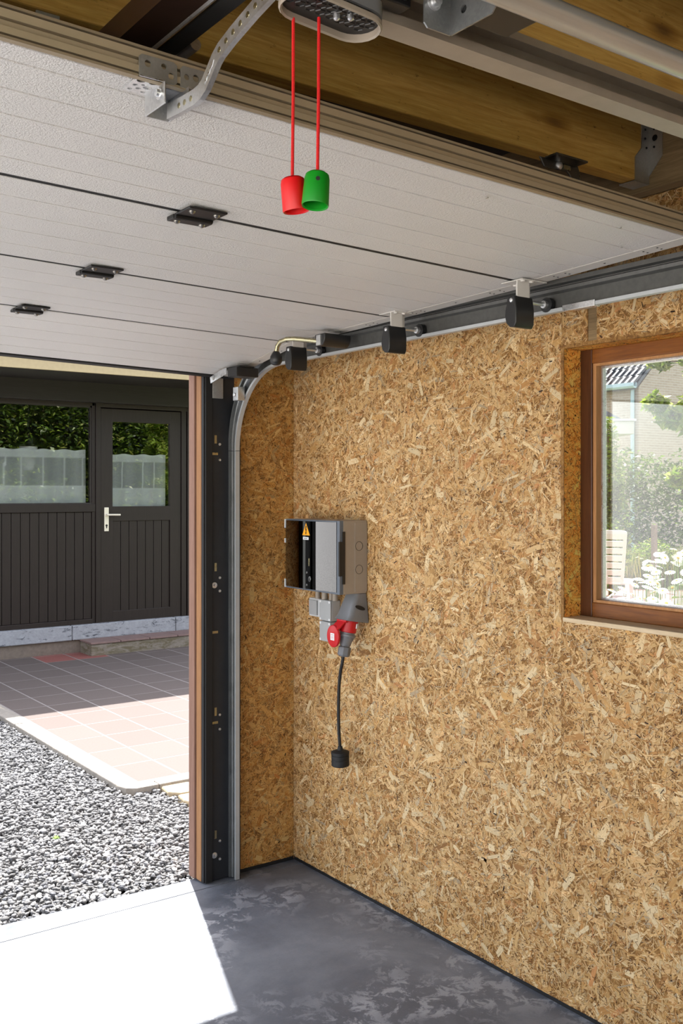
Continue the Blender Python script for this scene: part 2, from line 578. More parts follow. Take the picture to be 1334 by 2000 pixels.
def link(o, org, parent=None):
    COL.objects.link(o)
    org = Vector(org)
    WL[o.name] = org
    if parent is not None:
        o.parent = parent
        o.location = org - WL[parent.name]
    else:
        o.location = org
    return o
def thing(name, loc, label, cat, group=None):
    o = bpy.data.objects.new(name, None)
    o.empty_display_size = 0.05
    link(o, loc)
    return tag(o, label, cat, group)
def tag(o, label, cat, group=None):
    o['label'] = label
    o['category'] = cat
    if group:
        o['group'] = group
    return o
def struct(o, label=None):
    o['kind'] = 'structure'
    if label:
        o['label'] = label
        o['category'] = 'structure'
    return o
def lab(o, l):
    for q in (o if isinstance(o, list) else [o]):
        q['label'] = l
    return o
def share(name, src, loc, parent=None, rot=None):
    """object sharing src's mesh"""
    o = bpy.data.objects.new(name, src.data)
    link(o, loc, parent)
    if rot is not None:
        o.rotation_euler = rot
    return o
def raw_mesh(name, verts, faces_flat, nper, mat, parent=None, cols=None, suv=None, smooth=False):
    """numpy mesh: verts (N,3) world, faces_flat (M,nper)"""
    me = bpy.data.meshes.new(name)
    lo, hi = verts.min(0), verts.max(0)
    org = np.array([(lo[0] + hi[0]) / 2, (lo[1] + hi[1]) / 2, lo[2]])
    n, m = len(verts), len(faces_flat)
    me.vertices.add(n)
    me.vertices.foreach_set('co', (verts - org).astype(np.float32).ravel())
    me.loops.add(m * nper)
    me.loops.foreach_set('vertex_index', faces_flat.astype(np.int32).ravel())
    me.polygons.add(m)
    me.polygons.foreach_set('loop_start', (np.arange(m) * nper).astype(np.int32))
    me.polygons.foreach_set('loop_total', np.full(m, nper, dtype=np.int32))
    if smooth:
        me.polygons.foreach_set('use_smooth', np.ones(m, dtype=bool))
    me.update(calc_edges=True)
    if cols is not None:
        a = me.attributes.new('Col', 'FLOAT_COLOR', 'POINT')
        c4 = np.ones((n, 4), dtype=np.float32)
        c4[:, :3] = cols
        a.data.foreach_set('color', c4.ravel())
    if suv is not None:
        a = me.attributes.new('suv', 'FLOAT_VECTOR', 'POINT')
        a.data.foreach_set('vector', suv.astype(np.float32).ravel())
    me.materials.append(MATS[mat])
    o = bpy.data.objects.new(name, me)
    return link(o, org, parent)

# ------------------------------------------------------------------ OSB strands (real flakes pressed on the board)
STRAND_COLS = np.array([rgb(*c)[:3] for c in ((212, 174, 118), (222, 188, 136), (202, 158, 98), (232, 204, 156), (192, 142, 84), (176, 128, 76), (184, 164, 132), (218, 178, 124), (204, 146, 92))])
STRAND_P = np.array([0.24, 0.20, 0.14, 0.08, 0.10, 0.06, 0.05, 0.10, 0.03])
def strands(parent, origin, ua, va, na, U, V, seed, dens=1.0, tint=(1, 1, 1)):
    rng = np.random.default_rng(seed)
    area = U * V
    parts = []
    for per, l0, l1, w0, w1, p, z0, z1 in ((900, .04, .09, .009, .022, STRAND_P, 0.1, 0.6),
                                          (2600, .020, .06, .003, .009, STRAND_P, 0.2, 0.8),
                                          (15000, .006, .026, .0010, .0032, STRAND_P, 0.3, 1.2),
                                          (80, .04, .11, .009, .026, STRAND_P, 0.7, 1.1),
                                          (75, .03, .085, .008, .024, 'p', 0.8, 1.15),
                                          (500, .03, .08, .0015, .004, STRAND_P, 0.9, 1.3),
                                          (2600, .006, .024, .0008, .0020, None, 0.8, 1.4),
                                          (1300, .002, .009, .0010, .0032, 'k', 0.9, 1.5),
                                          (50, .006, .022, .0025, .0055, 'k', 1.0, 1.5)):
        n = max(1, int(per * area * dens))
        L = rng.uniform(l0, l1, n) ; W = rng.uniform(w0, w1, n)
        th = rng.normal(0.35, 0.95, n) + np.where(rng.random(n) < 0.35, rng.uniform(0, math.pi, n), 0)
        cu = rng.uniform(0, U, n); cv = rng.uniform(0, V, n)
        if p is None:
            c = np.array(rgb(104, 66, 34)[:3])[None, :] * rng.uniform(0.6, 1.5, (n, 1))
        elif isinstance(p, str) and p == 'p':
            c = np.array(rgb(230, 206, 162)[:3])[None, :] * rng.uniform(0.85, 1.1, (n, 1))
        elif isinstance(p, str):
            c = np.array(rgb(56, 38, 26)[:3])[None, :] * rng.uniform(0.5, 1.6, (n, 1))
        else:
            c = STRAND_COLS[rng.choice(len(STRAND_COLS), n, p=p / p.sum())] * rng.normal(1.0, 0.10, (n, 1)).clip(0.7, 1.25)
        z = rng.uniform(z0, z1, n) * 0.0011
        parts.append((cu, cv, L, W, th, c, z))
    cu, cv, L, W, th, c, z = [np.concatenate([q[i] for q in parts]) for i in range(7)]
    n = len(cu)
    r = rng.uniform(0, 1, (n, 6))
    a = np.empty((n, 6)); b = np.empty((n, 6))
    e = np.minimum(L * 0.25, W * 1.4)
    a[:, 0] = -L / 2 + e * r[:, 0]; b[:, 0] = -W / 2
    a[:, 1] = L / 2 - e * r[:, 1];  b[:, 1] = -W / 2 * (0.6 + 0.4 * r[:, 5])
    a[:, 2] = L / 2 - e * 0.3 * r[:, 2];  b[:, 2] = W * (r[:, 2] - 0.5) * 0.6
    a[:, 3] = L / 2 - e * r[:, 3];  b[:, 3] = W / 2
    a[:, 4] = -L / 2 + e * r[:, 4]; b[:, 4] = W / 2 * (0.6 + 0.4 * r[:, 0])
    a[:, 5] = -L / 2 + e * 0.3 * r[:, 5]; b[:, 5] = W * (r[:, 4] - 0.5) * 0.6
    cs, sn = np.cos(th)[:, None], np.sin(th)[:, None]
    u = (cu[:, None] + a * cs - b * sn).clip(0, U)
    v = (cv[:, None] + a * sn + b * cs).clip(0, V)
    ua, va, na, og = map(np.array, (ua, va, na, origin))
    P = og + u[..., None] * ua + v[..., None] * va + (z[:, None, None] + 0.0002) * na
    suv = np.stack([a + rng.uniform(0, 50, (n, 1)), b + rng.uniform(0, 50, (n, 1)), np.repeat(rng.uniform(0, 50, (n, 1)), 6, 1)], -1)
    cols = np.repeat((c * np.array(tint))[:, None, :], 6, 1)
    o = raw_mesh('wood_strands', P.reshape(-1, 3), np.arange(n * 6).reshape(n, 6), 6, 'strand_wood', parent, cols.reshape(-1, 3).clip(0, 1), suv.reshape(-1, 3))
    o['kind'] = 'stuff'
    return o

XW = 2.39        # inner face of the right wall
YD = 3.66        # inner face of the door wall
ZC = 2.72        # underside of the roof lining
rnd = random.Random(7)

# ================================================================== SETTING: the garage shell
fl = struct(MB().box(-1.5, 2.60, -3.2, 3.60, -0.12, 0.0).build('floor', 'concrete_floor'))
# threshold slab beyond the saw joint, dropping slightly to the gravel
th = MB().hexa([(-1.5, 3.608, -0.12), (2.60, 3.608, -0.12), (2.60, 3.72, -0.12), (-1.5, 3.845, -0.12)],
               [(-1.5, 3.608, -0.001), (2.60, 3.608, -0.001), (2.60, 3.72, -0.008), (-1.5, 3.845, -0.008)])
struct(th.build('trim_1', 'concrete_floor', bevel=0.003))

wr = struct(MB().box(XW + 0.012, XW + 0.16, -3.2, 1.10, 0, ZC).box(XW + 0.012, XW + 0.16, 2.125, 3.80, 0, ZC)
            .box(XW + 0.012, XW + 0.16, 1.10, 2.125, 0, 1.212).box(XW + 0.012, XW + 0.16, 1.10, 2.125, 2.072, ZC).build('wall_right', 'osb_core'))
# panels of the right wall, each a board with its pressed strands
def panel(wall, x0, x1, y0, y1, z0, z1, side, seed, dens=1.0, tint=(1, 1, 1)):
    p = MB().box(x0, x1, y0, y1, z0, z1).build('osb_panel', 'osb_core', wall)
    if side == 'x':      # faces -x
        strands(p, (x0, y1, z0), (0, -1, 0), (0, 0, 1), (-1, 0, 0), y1 - y0, z1 - z0, seed, dens, tint)
    elif side == 'y':    # faces -y
        strands(p, (x0, y0, z0), (1, 0, 0), (0, 0, 1), (0, -1, 0), x1 - x0, z1 - z0, seed, dens, tint)
    return p
GAP = 0.016
panel(wr, XW, XW + 0.012, 2.125, YD, GAP, 2.463, 'x', 11)
panel(wr, XW, XW + 0.012, 0.55, 2.125, GAP, 1.212, 'x', 12)
panel(wr, XW, XW + 0.012, 0.55, 1.985, 2.072, 2.463, 'x', 13, 0.8)
panel(wr, XW, XW + 0.012, 2.02, 2.125, 2.072, 2.463, 'x', 15, 0.8)
panel(wr, XW, XW + 0.012, 0.55, 1.10, 1.212, 2.072, 'x', 14, 0.5)
panel(wr, XW, XW + 0.012, -3.2, 0.55, GAP, 2.463, 'x', 16, 0.06)
MB().box(XW + 0.002, XW + 0.014, 1.985, 2.02, 2.072, 2.463).build('batten', 'plate_wood', wr)
MB().box(XW + 0.004, XW + 0.012, -3.2, YD, 0.0, GAP + 0.002).build('base_strip', 'black_rubber', wr)
# window lining boards
LIT_TINT = (1.6, 1.12, 0.50)  # light from the window put into the boards' tint
lb = MB().box(XW - 0.001, XW + 0.11, 2.115, 2.127, 1.212, 2.072).build('lining_board', 'osb_core', wr)
strands(lb, (XW + 0.001, 2.115, 1.222), (1, 0, 0), (0, 0, 1), (0, -1, 0), 0.076, 0.84, 21, 1.8, LIT_TINT)
lb = MB().box(XW - 0.001, XW + 0.11, 1.10, 2.115, 2.062, 2.074).build('lining_board', 'osb_core', wr)
strands(lb, (XW + 0.001, 1.11, 2.062), (1, 0, 0), (0, 1, 0), (0, 0, -1), 0.076, 1.0, 22, 1.6, LIT_TINT)
lab(MB().box(XW - 0.003, XW + 0.11, 1.10, 2.118, 1.208, 1.222).build('sill_board', 'sill_wood', wr, bevel=0.002), 'pale sill board under the window')
lb = MB().box(XW - 0.001, XW + 0.11, 1.098, 1.11, 1.222, 2.062).build('lining_board', 'osb_core', wr)

# window in the right wall
wx = XW + 0.076
win = struct(MB().box(wx, wx + 0.065, 2.068, 2.115, 1.222, 2.062).box(wx, wx + 0.065, 1.11, 1.157, 1.222, 2.062).build('window_1', 'frame_wood', bevel=0.003))
MB().box(wx, wx + 0.065, 1.157, 2.068, 1.222, 1.268).build('bottom_rail', 'frame_wood_y_lit', win, bevel=0.003)
MB().box(wx, wx + 0.065, 1.157, 2.068, 2.016, 2.062).build('top_rail', 'frame_wood_y_lit', win, bevel=0.003)
b = MB()
for (y0, y1, z0, z1) in ((2.056, 2.068, 1.268, 2.016), (1.157, 1.169, 1.268, 2.016)):
    b.box(wx + 0.006, wx + 0.034, y0, y1, z0, z1)
b.box(wx + 0.006, wx + 0.034, 1.169, 2.056, 1.268, 1.276).box(wx + 0.006, wx + 0.034, 1.169, 2.056, 2.008, 2.016)
lab(b.each('glazing_bead', 'bead_wood', win), 'lighter wooden glazing bead')
b = MB()
for (y0, y1, z0, z1) in ((2.0500, 2.056, 1.276, 2.008), (1.169, 1.175, 1.276, 2.008), (1.175, 2.0500, 1.276, 1.282), (1.175, 2.0500, 2.002, 2.008)):
    b.box(wx + 0.030, wx + 0.046, y0, y1, z0, z1)
lab(b.each('spacer_bar', 'galvanised_bright', win), 'silvery spacer bar round the glass')
lab(MB().box(wx + 0.036, wx + 0.040, 1.170, 2.055, 1.277, 2.007).build('pane', 'window_glass', win), 'dusty clear glass pane')

# door wall: return on the right, lintel, part left of the opening
wf = struct(MB().box(1.985, XW + 0.16, YD + 0.012, 3.76, 0, ZC).build('wall_front', 'exterior_cladding'))
MB().hexa([(-0.72, 3.70, 2.150), (1.985, 3.70, 2.113), (1.985, 3.76, 2.113), (-0.72, 3.76, 2.150)],
          [(-0.72, 3.70, ZC), (1.985, 3.70, ZC), (1.985, 3.76, ZC), (-0.72, 3.76, ZC)]).build('lintel', 'exterior_cladding', wf)
MB().box(-1.45, -0.72, 3.68, 3.76, 0, ZC).build('pier', 'exterior_cladding', wf)
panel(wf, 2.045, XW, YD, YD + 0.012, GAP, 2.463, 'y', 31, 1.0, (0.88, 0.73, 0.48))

MB().box(2.045, XW, YD + 0.004, YD + 0.012, 0.0, GAP + 0.002).build('base_strip', 'black_rubber', wf)
# other walls, behind and left of the camera, unseen; wide openings added to let daylight fill the room
wl = struct(MB().box(-1.45, -1.30, -3.2, -2.9, 0, ZC).box(-1.45, -1.30, 3.35, 3.76, 0, ZC).box(-1.45, -1.30, -2.9, 3.35, 2.50, ZC)
            .box(-1.45, -1.30, 0.1, 0.25, 0, 2.50).build('wall_left', 'wall_board_plain'))
wb = struct(MB().box(-1.45, -0.9, -3.35, -3.2, 0, ZC).box(1.9, 2.55, -3.35, -3.2, 0, ZC).box(-0.9, 1.9, -3.35, -3.2, 0, 0.9)
            .box(-0.9, 1.9, -3.35, -3.2, 2.2, ZC).build('wall_back', 'wall_board_plain'))
ce = struct(MB().box(-1.5, 2.57, -3.5, 3.9, ZC, ZC + 0.16).build('ceiling', 'roof_lining'))
# wall plate that carries the joists
wp = struct(MB().box(XW - 0.045, XW + 0.012, -3.2, YD, 2.465, ZC).build('trim_2', 'plate_wood', bevel=0.003))

# timber jamb of the door opening
j = struct(MB().box(1.932, 1.975, 3.715, 3.765, 0.002, 2.16).build('trim_3', 'jamb_pink', bevel=0.003))
lab(MB().box(1.938, 1.972, 3.668, 3.709, 0.002, 2.16).build('inner_lath', 'jamb_orange', j, bevel=0.003), 'orange-brown inner lath of the jamb')
MB().box(1.945, 1.99, 3.70, 3.72, 0.002, 2.16).build('groove_strip', 'frame_wood', j)

# ================================================================== CEILING JOISTS
def joist(y0, x0, x1, label, hanger=True):
    t = thing('ceiling_joist', ((x0 + x1) / 2, y0, 2.485), label, 'joist', 'timber joists under the roof')
    MB().box(x0, x1, y0, y0 + 0.05, 2.485, ZC - 0.002).build('timber', 'beam_wood', t, bevel=0.004)
    if hanger:
        b = MB()
        xe = x1
        # side cheek, bottom shoe and wing on the wall plate
        zb = 2.485
        b.prism([(xe - 0.060, y0 - 0.003, zb - 0.005), (xe + 0.002, y0 - 0.003, zb - 0.005), (xe + 0.002, y0 - 0.003, zb + 0.165), (xe - 0.032, y0 - 0.003, zb + 0.165), (xe - 0.032, y0 - 0.003, zb + 0.092), (xe - 0.060, y0 - 0.003, zb + 0.062)], (0, 0.003, 0))
        b.box(xe - 0.060, xe + 0.002, y0 - 0.003, y0 + 0.053, zb - 0.006, zb - 0.002)
        b.prism([(xe - 0.0025, y0 - 0.003, zb + 0.015), (xe - 0.0025, y0 - 0.048, zb + 0.065), (xe - 0.0025, y0 - 0.048, zb + 0.165), (xe - 0.0025, y0 - 0.003, zb + 0.165)], (0.0025, 0, 0))
        h = lab(b.build('joist_hanger', 'galvanised_dull', t), 'dull galvanised joist hanger')
        s = MB()
        for dz in (0.10, 0.125, 0.15, 0.17):
            s.lathe((xe - 0.012 - 0.006 * (dz > 0.12), y0 - 0.003, 2.48 + dz), (0, -1, 0), [(0, 0.0035), (0.002, 0.003)], 8)
            s.lathe((xe - 0.0026, y0 - 0.022, 2.48 + dz), (-1, 0, 0), [(0, 0.0035), (0.002, 0.003)], 8)
        s.lathe((xe - 0.0026, y0 - 0.024, 2.605), (-1, 0, 0), [(0, 0.009), (0.001, 0.008)], 12)
        s.tiny('hanger_nails', 'black_metal', h)
    return t
joist(1.765, -1.4, XW - 0.046, 'weathered yellow timber joist over the raised door\'s top edge, ending in a steel hanger')
joist(1.34, -1.4, XW - 0.046, 'timber joist in the top right corner behind the round tube')
joist(0.80, -1.4, XW - 0.046, 'timber joist just overhead of the photographer, nearest to the camera', False)

# ================================================================== SECTIONAL DOOR (raised, lying under the joists)
TILT = 0.024                          # the leaf hangs a little higher towards its left side
DX0, DX1 = -0.62, 2.040
NODES = [(1.386, 2.2045), (1.912, 2.186), (2.495, 2.174), (3.085, 2.164), (3.572, 2.084)]
def dz(x):
    return TILT * (2.0 - x)
door = thing('sectional_door', (0.69, 2.5, 2.17), 'raised grey sectional garage door with grooved textured panels, hanging overhead', 'garage door')
TH = 0.042
for k in range(4):
    (ya, za), (yb, zb) = NODES[k], NODES[k + 1]
    L = math.hypot(yb - ya, zb - za)
    ty, tz = (yb - ya) / L, (zb - za) / L
    ny, nz = -tz, ty                  # leaf normal, upwards
    prof = []
    g0 = 0.0070
    prof.append((g0, 0.004)); prof.append((g0 + 0.003, 0))
    ng = 4
    first = 0.075 if k == 0 else 0.0
    for q in range(ng if k else 5):
        s = first + (L - first) * (q + 1) / (ng + 1) if k else 0.058 + (L - 0.058) * q / 5
        prof += [(s - 0.0028, 0), (s - 0.0020, 0.0042), (s + 0.0020, 0.0042), (s + 0.0028, 0)]
    prof += [(L - g0 - 0.003, 0), (L - g0, 0.004), (L - g0, TH), (g0, TH)]
    rings = []
    for x in (DX0, DX1 - 0.0505):
        rings.append([(x, ya + ty * s + ny * h, za + tz * s + nz * h + dz(x)) for s, h in prof])
    MB().loft(rings).build('door_section', 'door_leaf_grey', door)
    # folded end cap strip
    rings = []
    for x in (DX1 - 0.0462, DX1):
        rings.append([(x, ya + ty * s + ny * h, za + tz * s + nz * h + dz(x)) for s, h in ((0.002, -0.0002), (L - 0.002, -0.0002), (L - 0.002, TH), (0.002, TH))])
    cap = MB().loft(rings).build('end_cap', 'door_edge_white', door)
    m = MB()
    for s in (0.10, 0.14, L * 0.5, L - 0.14, L - 0.10):
        for xo in ((0.016, 0.032) if s < L * 0.4 or s > L * 0.6 else (0.025,)):
            x = DX1 - xo
            m.lathe((x, ya + ty * s - ny * 0.0014, za + tz * s - nz * 0.0014 + dz(x)), (0, -ny, -nz), [(0, 0.0028), (0.0008, 0.0022)], 8)
    m.tiny('rivets', 'black_metal', cap)
# dark joint gaskets between sections
for k in (1, 2, 3):
    y, z = NODES[k]
    rings = [[(x, y + a, z + b + dz(x)) for a, b in ((-0.0074, 0.0008), (-0.0015, 0.0008), (-0.001, 0.003), (0.001, 0.003), (0.0015, 0.0008), (0.0074, 0.0008), (0.0074, 0.03), (-0.0074, 0.03))] for x in (DX0, DX1 - 0.03)]
    MB().loft(rings).build('joint_gasket', 'black_rubber', door)
# aluminium profile along the top edge
YE = 1.384
pp = [(0.0, -0.004), (0.0, 0.0435), (-0.012, 0.0435), (-0.012, 0.0395), (-0.002, 0.039), (-0.002, 0.0365), (-0.0125, 0.036), (-0.0095, 0.0255), (-0.0035, 0.0245), (-0.0035, 0.0235), (-0.009, 0.021), (-0.0055, 0.0135), (-0.0125, 0.0125), (-0.0105, 0.0035), (-0.002, 0.003), (-0.002, 0.0005), (-0.0115, 0.0), (-0.0115, -0.004)]
rings = [[(x, YE + y, 2.2045 + z + dz(x)) for y, z in pp] for x in (DX0, DX1 + 0.02)]
lab(MB().loft(rings).build('edge_profile', 'bare_aluminium', door), 'ribbed aluminium profile along the top edge')
# black bottom seal
yb, zb = NODES[4]
rings = [[(x, yb + a, zb + b + dz(x)) for a, b in ((0.0, -0.003), (0.016, -0.008), (0.024, 0.0), (0.016, 0.034), (0.0, 0.034))] for x in (DX0, DX1)]
lab(MB().loft(rings).build('bottom_seal', 'black_rubber', door), 'black rubber seal along the bottom edge')
# hinges in the middle of each joint
for hx, k in ((0.997, 1), (1.017, 2), (1.032, 3)):
    y, z = NODES[k]
    z = z + dz(hx) - 0.0015
    sl = (NODES[k][1] - NODES[k - 1][1]) / (NODES[k][0] - NODES[k - 1][0])
    m = MB()
    m.hexa([(hx - 0.045, y - 0.062, z - 0.005), (hx + 0.045, y - 0.062, z - 0.005), (hx + 0.045, y + 0.004, z - 0.005), (hx - 0.045, y + 0.004, z - 0.005)],
           [(hx - 0.045, y - 0.062, z), (hx + 0.045, y - 0.062, z), (hx + 0.045, y + 0.004, z), (hx - 0.045, y + 0.004, z)])
    m.hexa([(hx - 0.047, y + 0.010, z - 0.011), (hx + 0.047, y + 0.010, z - 0.011), (hx + 0.047, y + 0.042, z - 0.0105), (hx - 0.047, y + 0.042, z - 0.0105)],
           [(hx - 0.047, y + 0.010, z - 0.001), (hx + 0.047, y + 0.010, z - 0.001), (hx + 0.047, y + 0.042, z - 0.001), (hx - 0.047, y + 0.042, z - 0.001)])
    m.cyl((hx - 0.045, y + 0.007, z - 0.006), (hx + 0.045, y + 0.007, z - 0.006), 0.0055, 10)
    hg = lab(m.build('hinge', 'black_metal', door, bevel=0.002), 'black steel hinge over a panel joint')
    for dx, dy, q in ((-0.028, -0.040, 0.005), (0.030, -0.040, 0.005), (-0.030, 0.027, 0.011), (0.030, 0.027, 0.011)):
        MB().lathe((hx + dx, y + dy, z - q), (0, 0, -1), [(0, 0.0075), (0.003, 0.0062), (0.0055, 0.003)], 10).build('screw', 'screw_steel', hg, smooth=True)
# roller brackets with black finger covers
ZROLL = 2.1290
def roller(yc, zt, big=True):
    k = MB()
    z = zt
    # white plate under the end cap and tab going down
    k.box(1.945, 2.040, yc - 0.035, yc + 0.045, z - 0.003, z)
    k.box(1.972, 2.024, yc + 0.012, yc + 0.016, z - 0.045, z - 0.002)
    k.box(1.945, 1.992, yc - 0.016, yc - 0.012, z - 0.048, z - 0.002)
    br = lab(k.build('roller_bracket', 'door_edge_white', door, bevel=0.0012), 'white bracket holding a track roller')
    for dx, dy in ((1.958, -0.024), (1.990, -0.024), (1.990, 0.034)):
        MB().lathe((dx, yc + dy, z - 0.003), (0, 0, -1), [(0, 0.0075), (0.003, 0.0065), (0.0045, 0.003)], 10).build('screw', 'door_edge_white', br, smooth=True)
    # black cover, petal shaped in side view
    pts = [(-0.016, -0.044), (0.010, -0.044), (0.012, -0.060), (0.017, -0.080), (0.019, -0.098), (0.014, -0.116), (0.002, -0.127), (-0.016, -0.129), (-0.022, -0.118), (-0.023, -0.080), (-0.019, -0.056)]
    rings = [[(x, yc + a, z + b) for a, b in pts] for x in (1.933, 2.003)]
    cv = lab(MB().loft(rings).build('roller_cover', 'black_plastic', door, smooth=True, bevel=0.0025), 'black plastic finger guard')
    MB().lathe((1.933, yc - 0.006, z - 0.056), (-1, 0, 0), [(0, 0.0062), (0.0025, 0.0055), (0.0035, 0.003)], 12).build('screw', 'galvanised_bright', cv, smooth=True)
    rl = lab(MB().lathe((2.060, yc - 0.012, ZROLL), (1, 0, 0), [(0, 0.010), (0.001, 0.0205), (0.015, 0.0205), (0.017, 0.017)], 20).build('roller', 'black_plastic', door, smooth=True), 'black track roller')
    MB().lathe((2.004, yc - 0.012, ZROLL), (1, 0, 0), [(0, 0.0055), (0.044, 0.0055), (0.045, 0.0105), (0.056, 0.0105), (0.057, 0.007)], 14).build('axle', 'galvanised', rl, smooth=True)
roller(1.900, 2.185)
roller(2.440, 2.177)
roller(3.000, 2.178)
# bottom corner bracket
k = MB()
k.box(1.93, 2.03, 3.36, 3.43, 2.062, 2.098).box(1.945, 2.01, 3.355, 3.50, 2.098, 2.104)
bb = lab(k.build('corner_bracket', 'black_plastic', door, bevel=0.003), 'black corner bracket at the bottom edge')
k = MB()
k.prism([(1.925, 3.432, 2.075), (1.925, 3.56, 2.050), (1.925, 3.565, 2.075), (1.925, 3.48, 2.095), (1.925, 3.432, 2.100)], (0.003, 0, 0))
k.build('bracket_plate', 'galvanised_bright', bb)
MB().lathe((1.9245, 3.535, 2.066), (-1, 0, 0), [(0, 0.006), (0.003, 0.005)], 10).build('rivet', 'galvanised_dull', bb)
# locking lever
hs = MB()
pts = [(math.cos(a) * 0.030, math.sin(a) * 0.030) for a in [math.pi + i * math.pi / 10 for i in range(11)]]
rings = [[(x, 2.80 + a, 2.142 + b) for a, b in pts + [(0.030, 0.012), (-0.030, 0.012)]] for x in (1.935, 2.045)]
hs.loft(rings)
hz = lab(hs.build('latch_housing', 'black_plastic', door, smooth=True, bevel=0.002), 'black half-round latch housing')
MB().box(1.929, 1.936, 2.79, 2.815, 2.115, 2.150).build('latch_plate', 'galvanised', hz, bevel=0.001)
lv = MB().tube([(1.950, 2.802, 2.128), (1.915, 2.845, 2.136), (1.885, 2.880, 2.142), (1.868, 2.905, 2.143), (1.858, 2.930, 2.137), (1.855, 2.945, 2.122), (1.855, 2.952, 2.100)], 0.0080, 12)
le = lab(lv.build('latch_lever', 'zinc_yellow', door, smooth=True), 'bent yellow-zinc latch lever')
MB().lathe((1.855, 2.952, 2.106), (0.0, 0.05, -1), [(0, 0.008), (0.006, 0.013), (0.020, 0.0205), (0.036, 0.0215), (0.046, 0.017), (0.050, 0.010)], 18).build('lever_knob', 'black_plastic', le, smooth=True)
# two small rivets on the leaf near its right side
m = MB()
for x, y in ((1.80, 1.43), (1.42, 1.46), (1.93, 1.53)):
    z = 2.2 - 0.0235 * (y - 1.404) + dz(x)
    m.lathe((x, y, z - 0.0002), (0, 0, -1), [(0, 0.004), (0.0015, 0.003)], 10)
m.tiny('leaf_rivets', 'galvanised_dull', door)

# ================================================================== RUNNING TRACK
def track_frames(zlo=0.004, yend=-0.6):
    fr = []          # (point at inner flange, inward dir "u" pointing away from the room corner side)
    yi, r, zc = 3.600, 0.322, 1.784
    return yi, r, zc
TYI, TR, TZC = track_frames()
# cross-section: (u outward from inner flange, x)
XT = 2.082
WEB = [(0.0015, XT, 0), (0.0015, XT - 0.002, 0), (0.60, XT - 0.002, 1), (0.60, XT, 1)]
BEAD = [(0.60, XT, 1), (0.60, XT - 0.002, 1), (0.66, XT - 0.013, 1), (0.76, XT - 0.015, 1), (0.81, XT - 0.006, 1), (0.84, XT - 0.006, 1), (0.86, 2.058, 1), (1.0, 2.058, 1), (1.0, 2.060, 1), (0.88, 2.060, 1), (0.88, XT, 1)]
LIP = [(-0.0008, XT, 0), (-0.0008, 2.0635, 0), (0.0090, 2.0635, 0), (0.0090, 2.0655, 0), (0.0014, 2.0660, 0), (0.0014, XT, 0)]
trk = thing('door_track', (2.06, 3.56, 0), 'galvanised door track running up the jamb, curving and continuing level along the right wall', 'track')
def seg(name, pts):
    out = []
    par = None
    for nm, sec, mt in ((name, WEB, 'track_web'), ('rail_bead', BEAD, 'track_web' if name == 'level_rail' else 'galvanised_track'), ('rail_lip', LIP, 'lip_steel_lit')):  # one steel: shade put into the level bead's colour, light into the lip's
        rings = [[(x, y + uy * (u * to if q else u), z + uz * (u * to if q else u)) for u, x, q in sec] for y, z, uy, uz, to in pts]
        o = MB().loft(rings).build(nm, mt, par or trk)
        if par is None:
            par = o
        elif nm == 'rail_lip':
            lab(o, 'bright outer lip')
    return par
lab(seg('vertical_rail', [(TYI, 0.003, 1, 0, 0.050), (TYI, TZC - 0.002, 1, 0, 0.050)]), 'upright part of the track')
arc = []
for i in range(25):
    a = i / 24 * math.pi / 2
    arc.append((TYI - TR + TR * math.cos(a), TZC + TR * math.sin(a), math.cos(a), math.sin(a), 0.050 + 0.036 * i / 24))
lab(seg('curved_rail', arc), 'curved part of the track')
lab(seg('level_rail', [(TYI - TR - 0.002, TZC + TR, 0, 1, 0.086), (-0.9, TZC + TR, 0, 1, 0.086)]), 'level part of the track')
ZR = TZC + TR
lab(MB().box(2.063, 2.084, 1.72, 1.83, ZR - 0.0035, ZR - 0.0002).box(2.0610, 2.0635, 1.72, 1.83, ZR - 0.0035, ZR + 0.013).build('splice_plate', 'galvanised_bright', trk, bevel=0.001), 'bright folded splice clip under the level rail')
k = MB()
k.box(XT, XT + 0.004, 0.2, 0.24, ZR, 2.466).box(XT, XT + 0.004, 2.72, 2.76, ZR + 0.02, 2.47)
k.box(XT, XW - 0.04, 0.2, 0.24, 2.465, 2.469).box(XT, XW - 0.04, 2.72, 2.76, 2.465, 2.469)
k.each('hanger_strap', 'galvanised', trk)
# dark steel side frame with slots and bolts, behind the upright rail
sf = thing('side_frame', (2.0, 3.65, 0.0), 'dark grey steel side frame between timber jamb and door track', 'door frame')
lab(MB().box(1.975, 2.087, 3.652, 3.656, 0.002, 2.17).box(2.083, 2.087, 3.600, 3.656, 0.002, 2.0).build('frame_plate', 'dark_frame_steel', sf, bevel=0.001), 'dark grey slotted plate')
lab(MB().box(1.946, 1.978, 3.640, 3.660, 0.002, 2.17).box(1.940, 1.948, 3.648, 3.668, 0.002, 2.17).build('rubber_seal', 'black_rubber', sf, bevel=0.002), 'black rubber side seal')
sm = MB(); sb = MB()
def slot(x, z, vert):
    if vert:
        sm.box(x - 0.005, x + 0.005, 3.6505, 3.6522, z - 0.017, z + 0.017)
    else:
        sm.box(x - 0.017, x + 0.017, 3.6505, 3.6522, z - 0.005, z + 0.005)
for z in (1.83, 1.30, 0.70, 0.19):
    slot(1.998, z, True)
for z in (1.77, 1.03, 0.655):
    slot(1.992, z, False)
lab(sm.each('slot', 'zinc_yellow', sf), 'slots showing the pale timber behind')
for z in (1.225, 0.105):
    sb.lathe((1.993, 3.652, z), (0, -1, 0), [(0, 0.013), (0.002, 0.012), (0.003, 0.006), (0.009, 0.005), (0.010, 0.0)], 14)
for z in (1.81, 1.745, 1.255, 1.20, 0.685, 0.625, 0.16, 0.085):
    sb.lathe((2.018, 3.652, z), (0, -1, 0), [(0, 0.006), (0.003, 0.005), (0.004, 0.0)], 10)
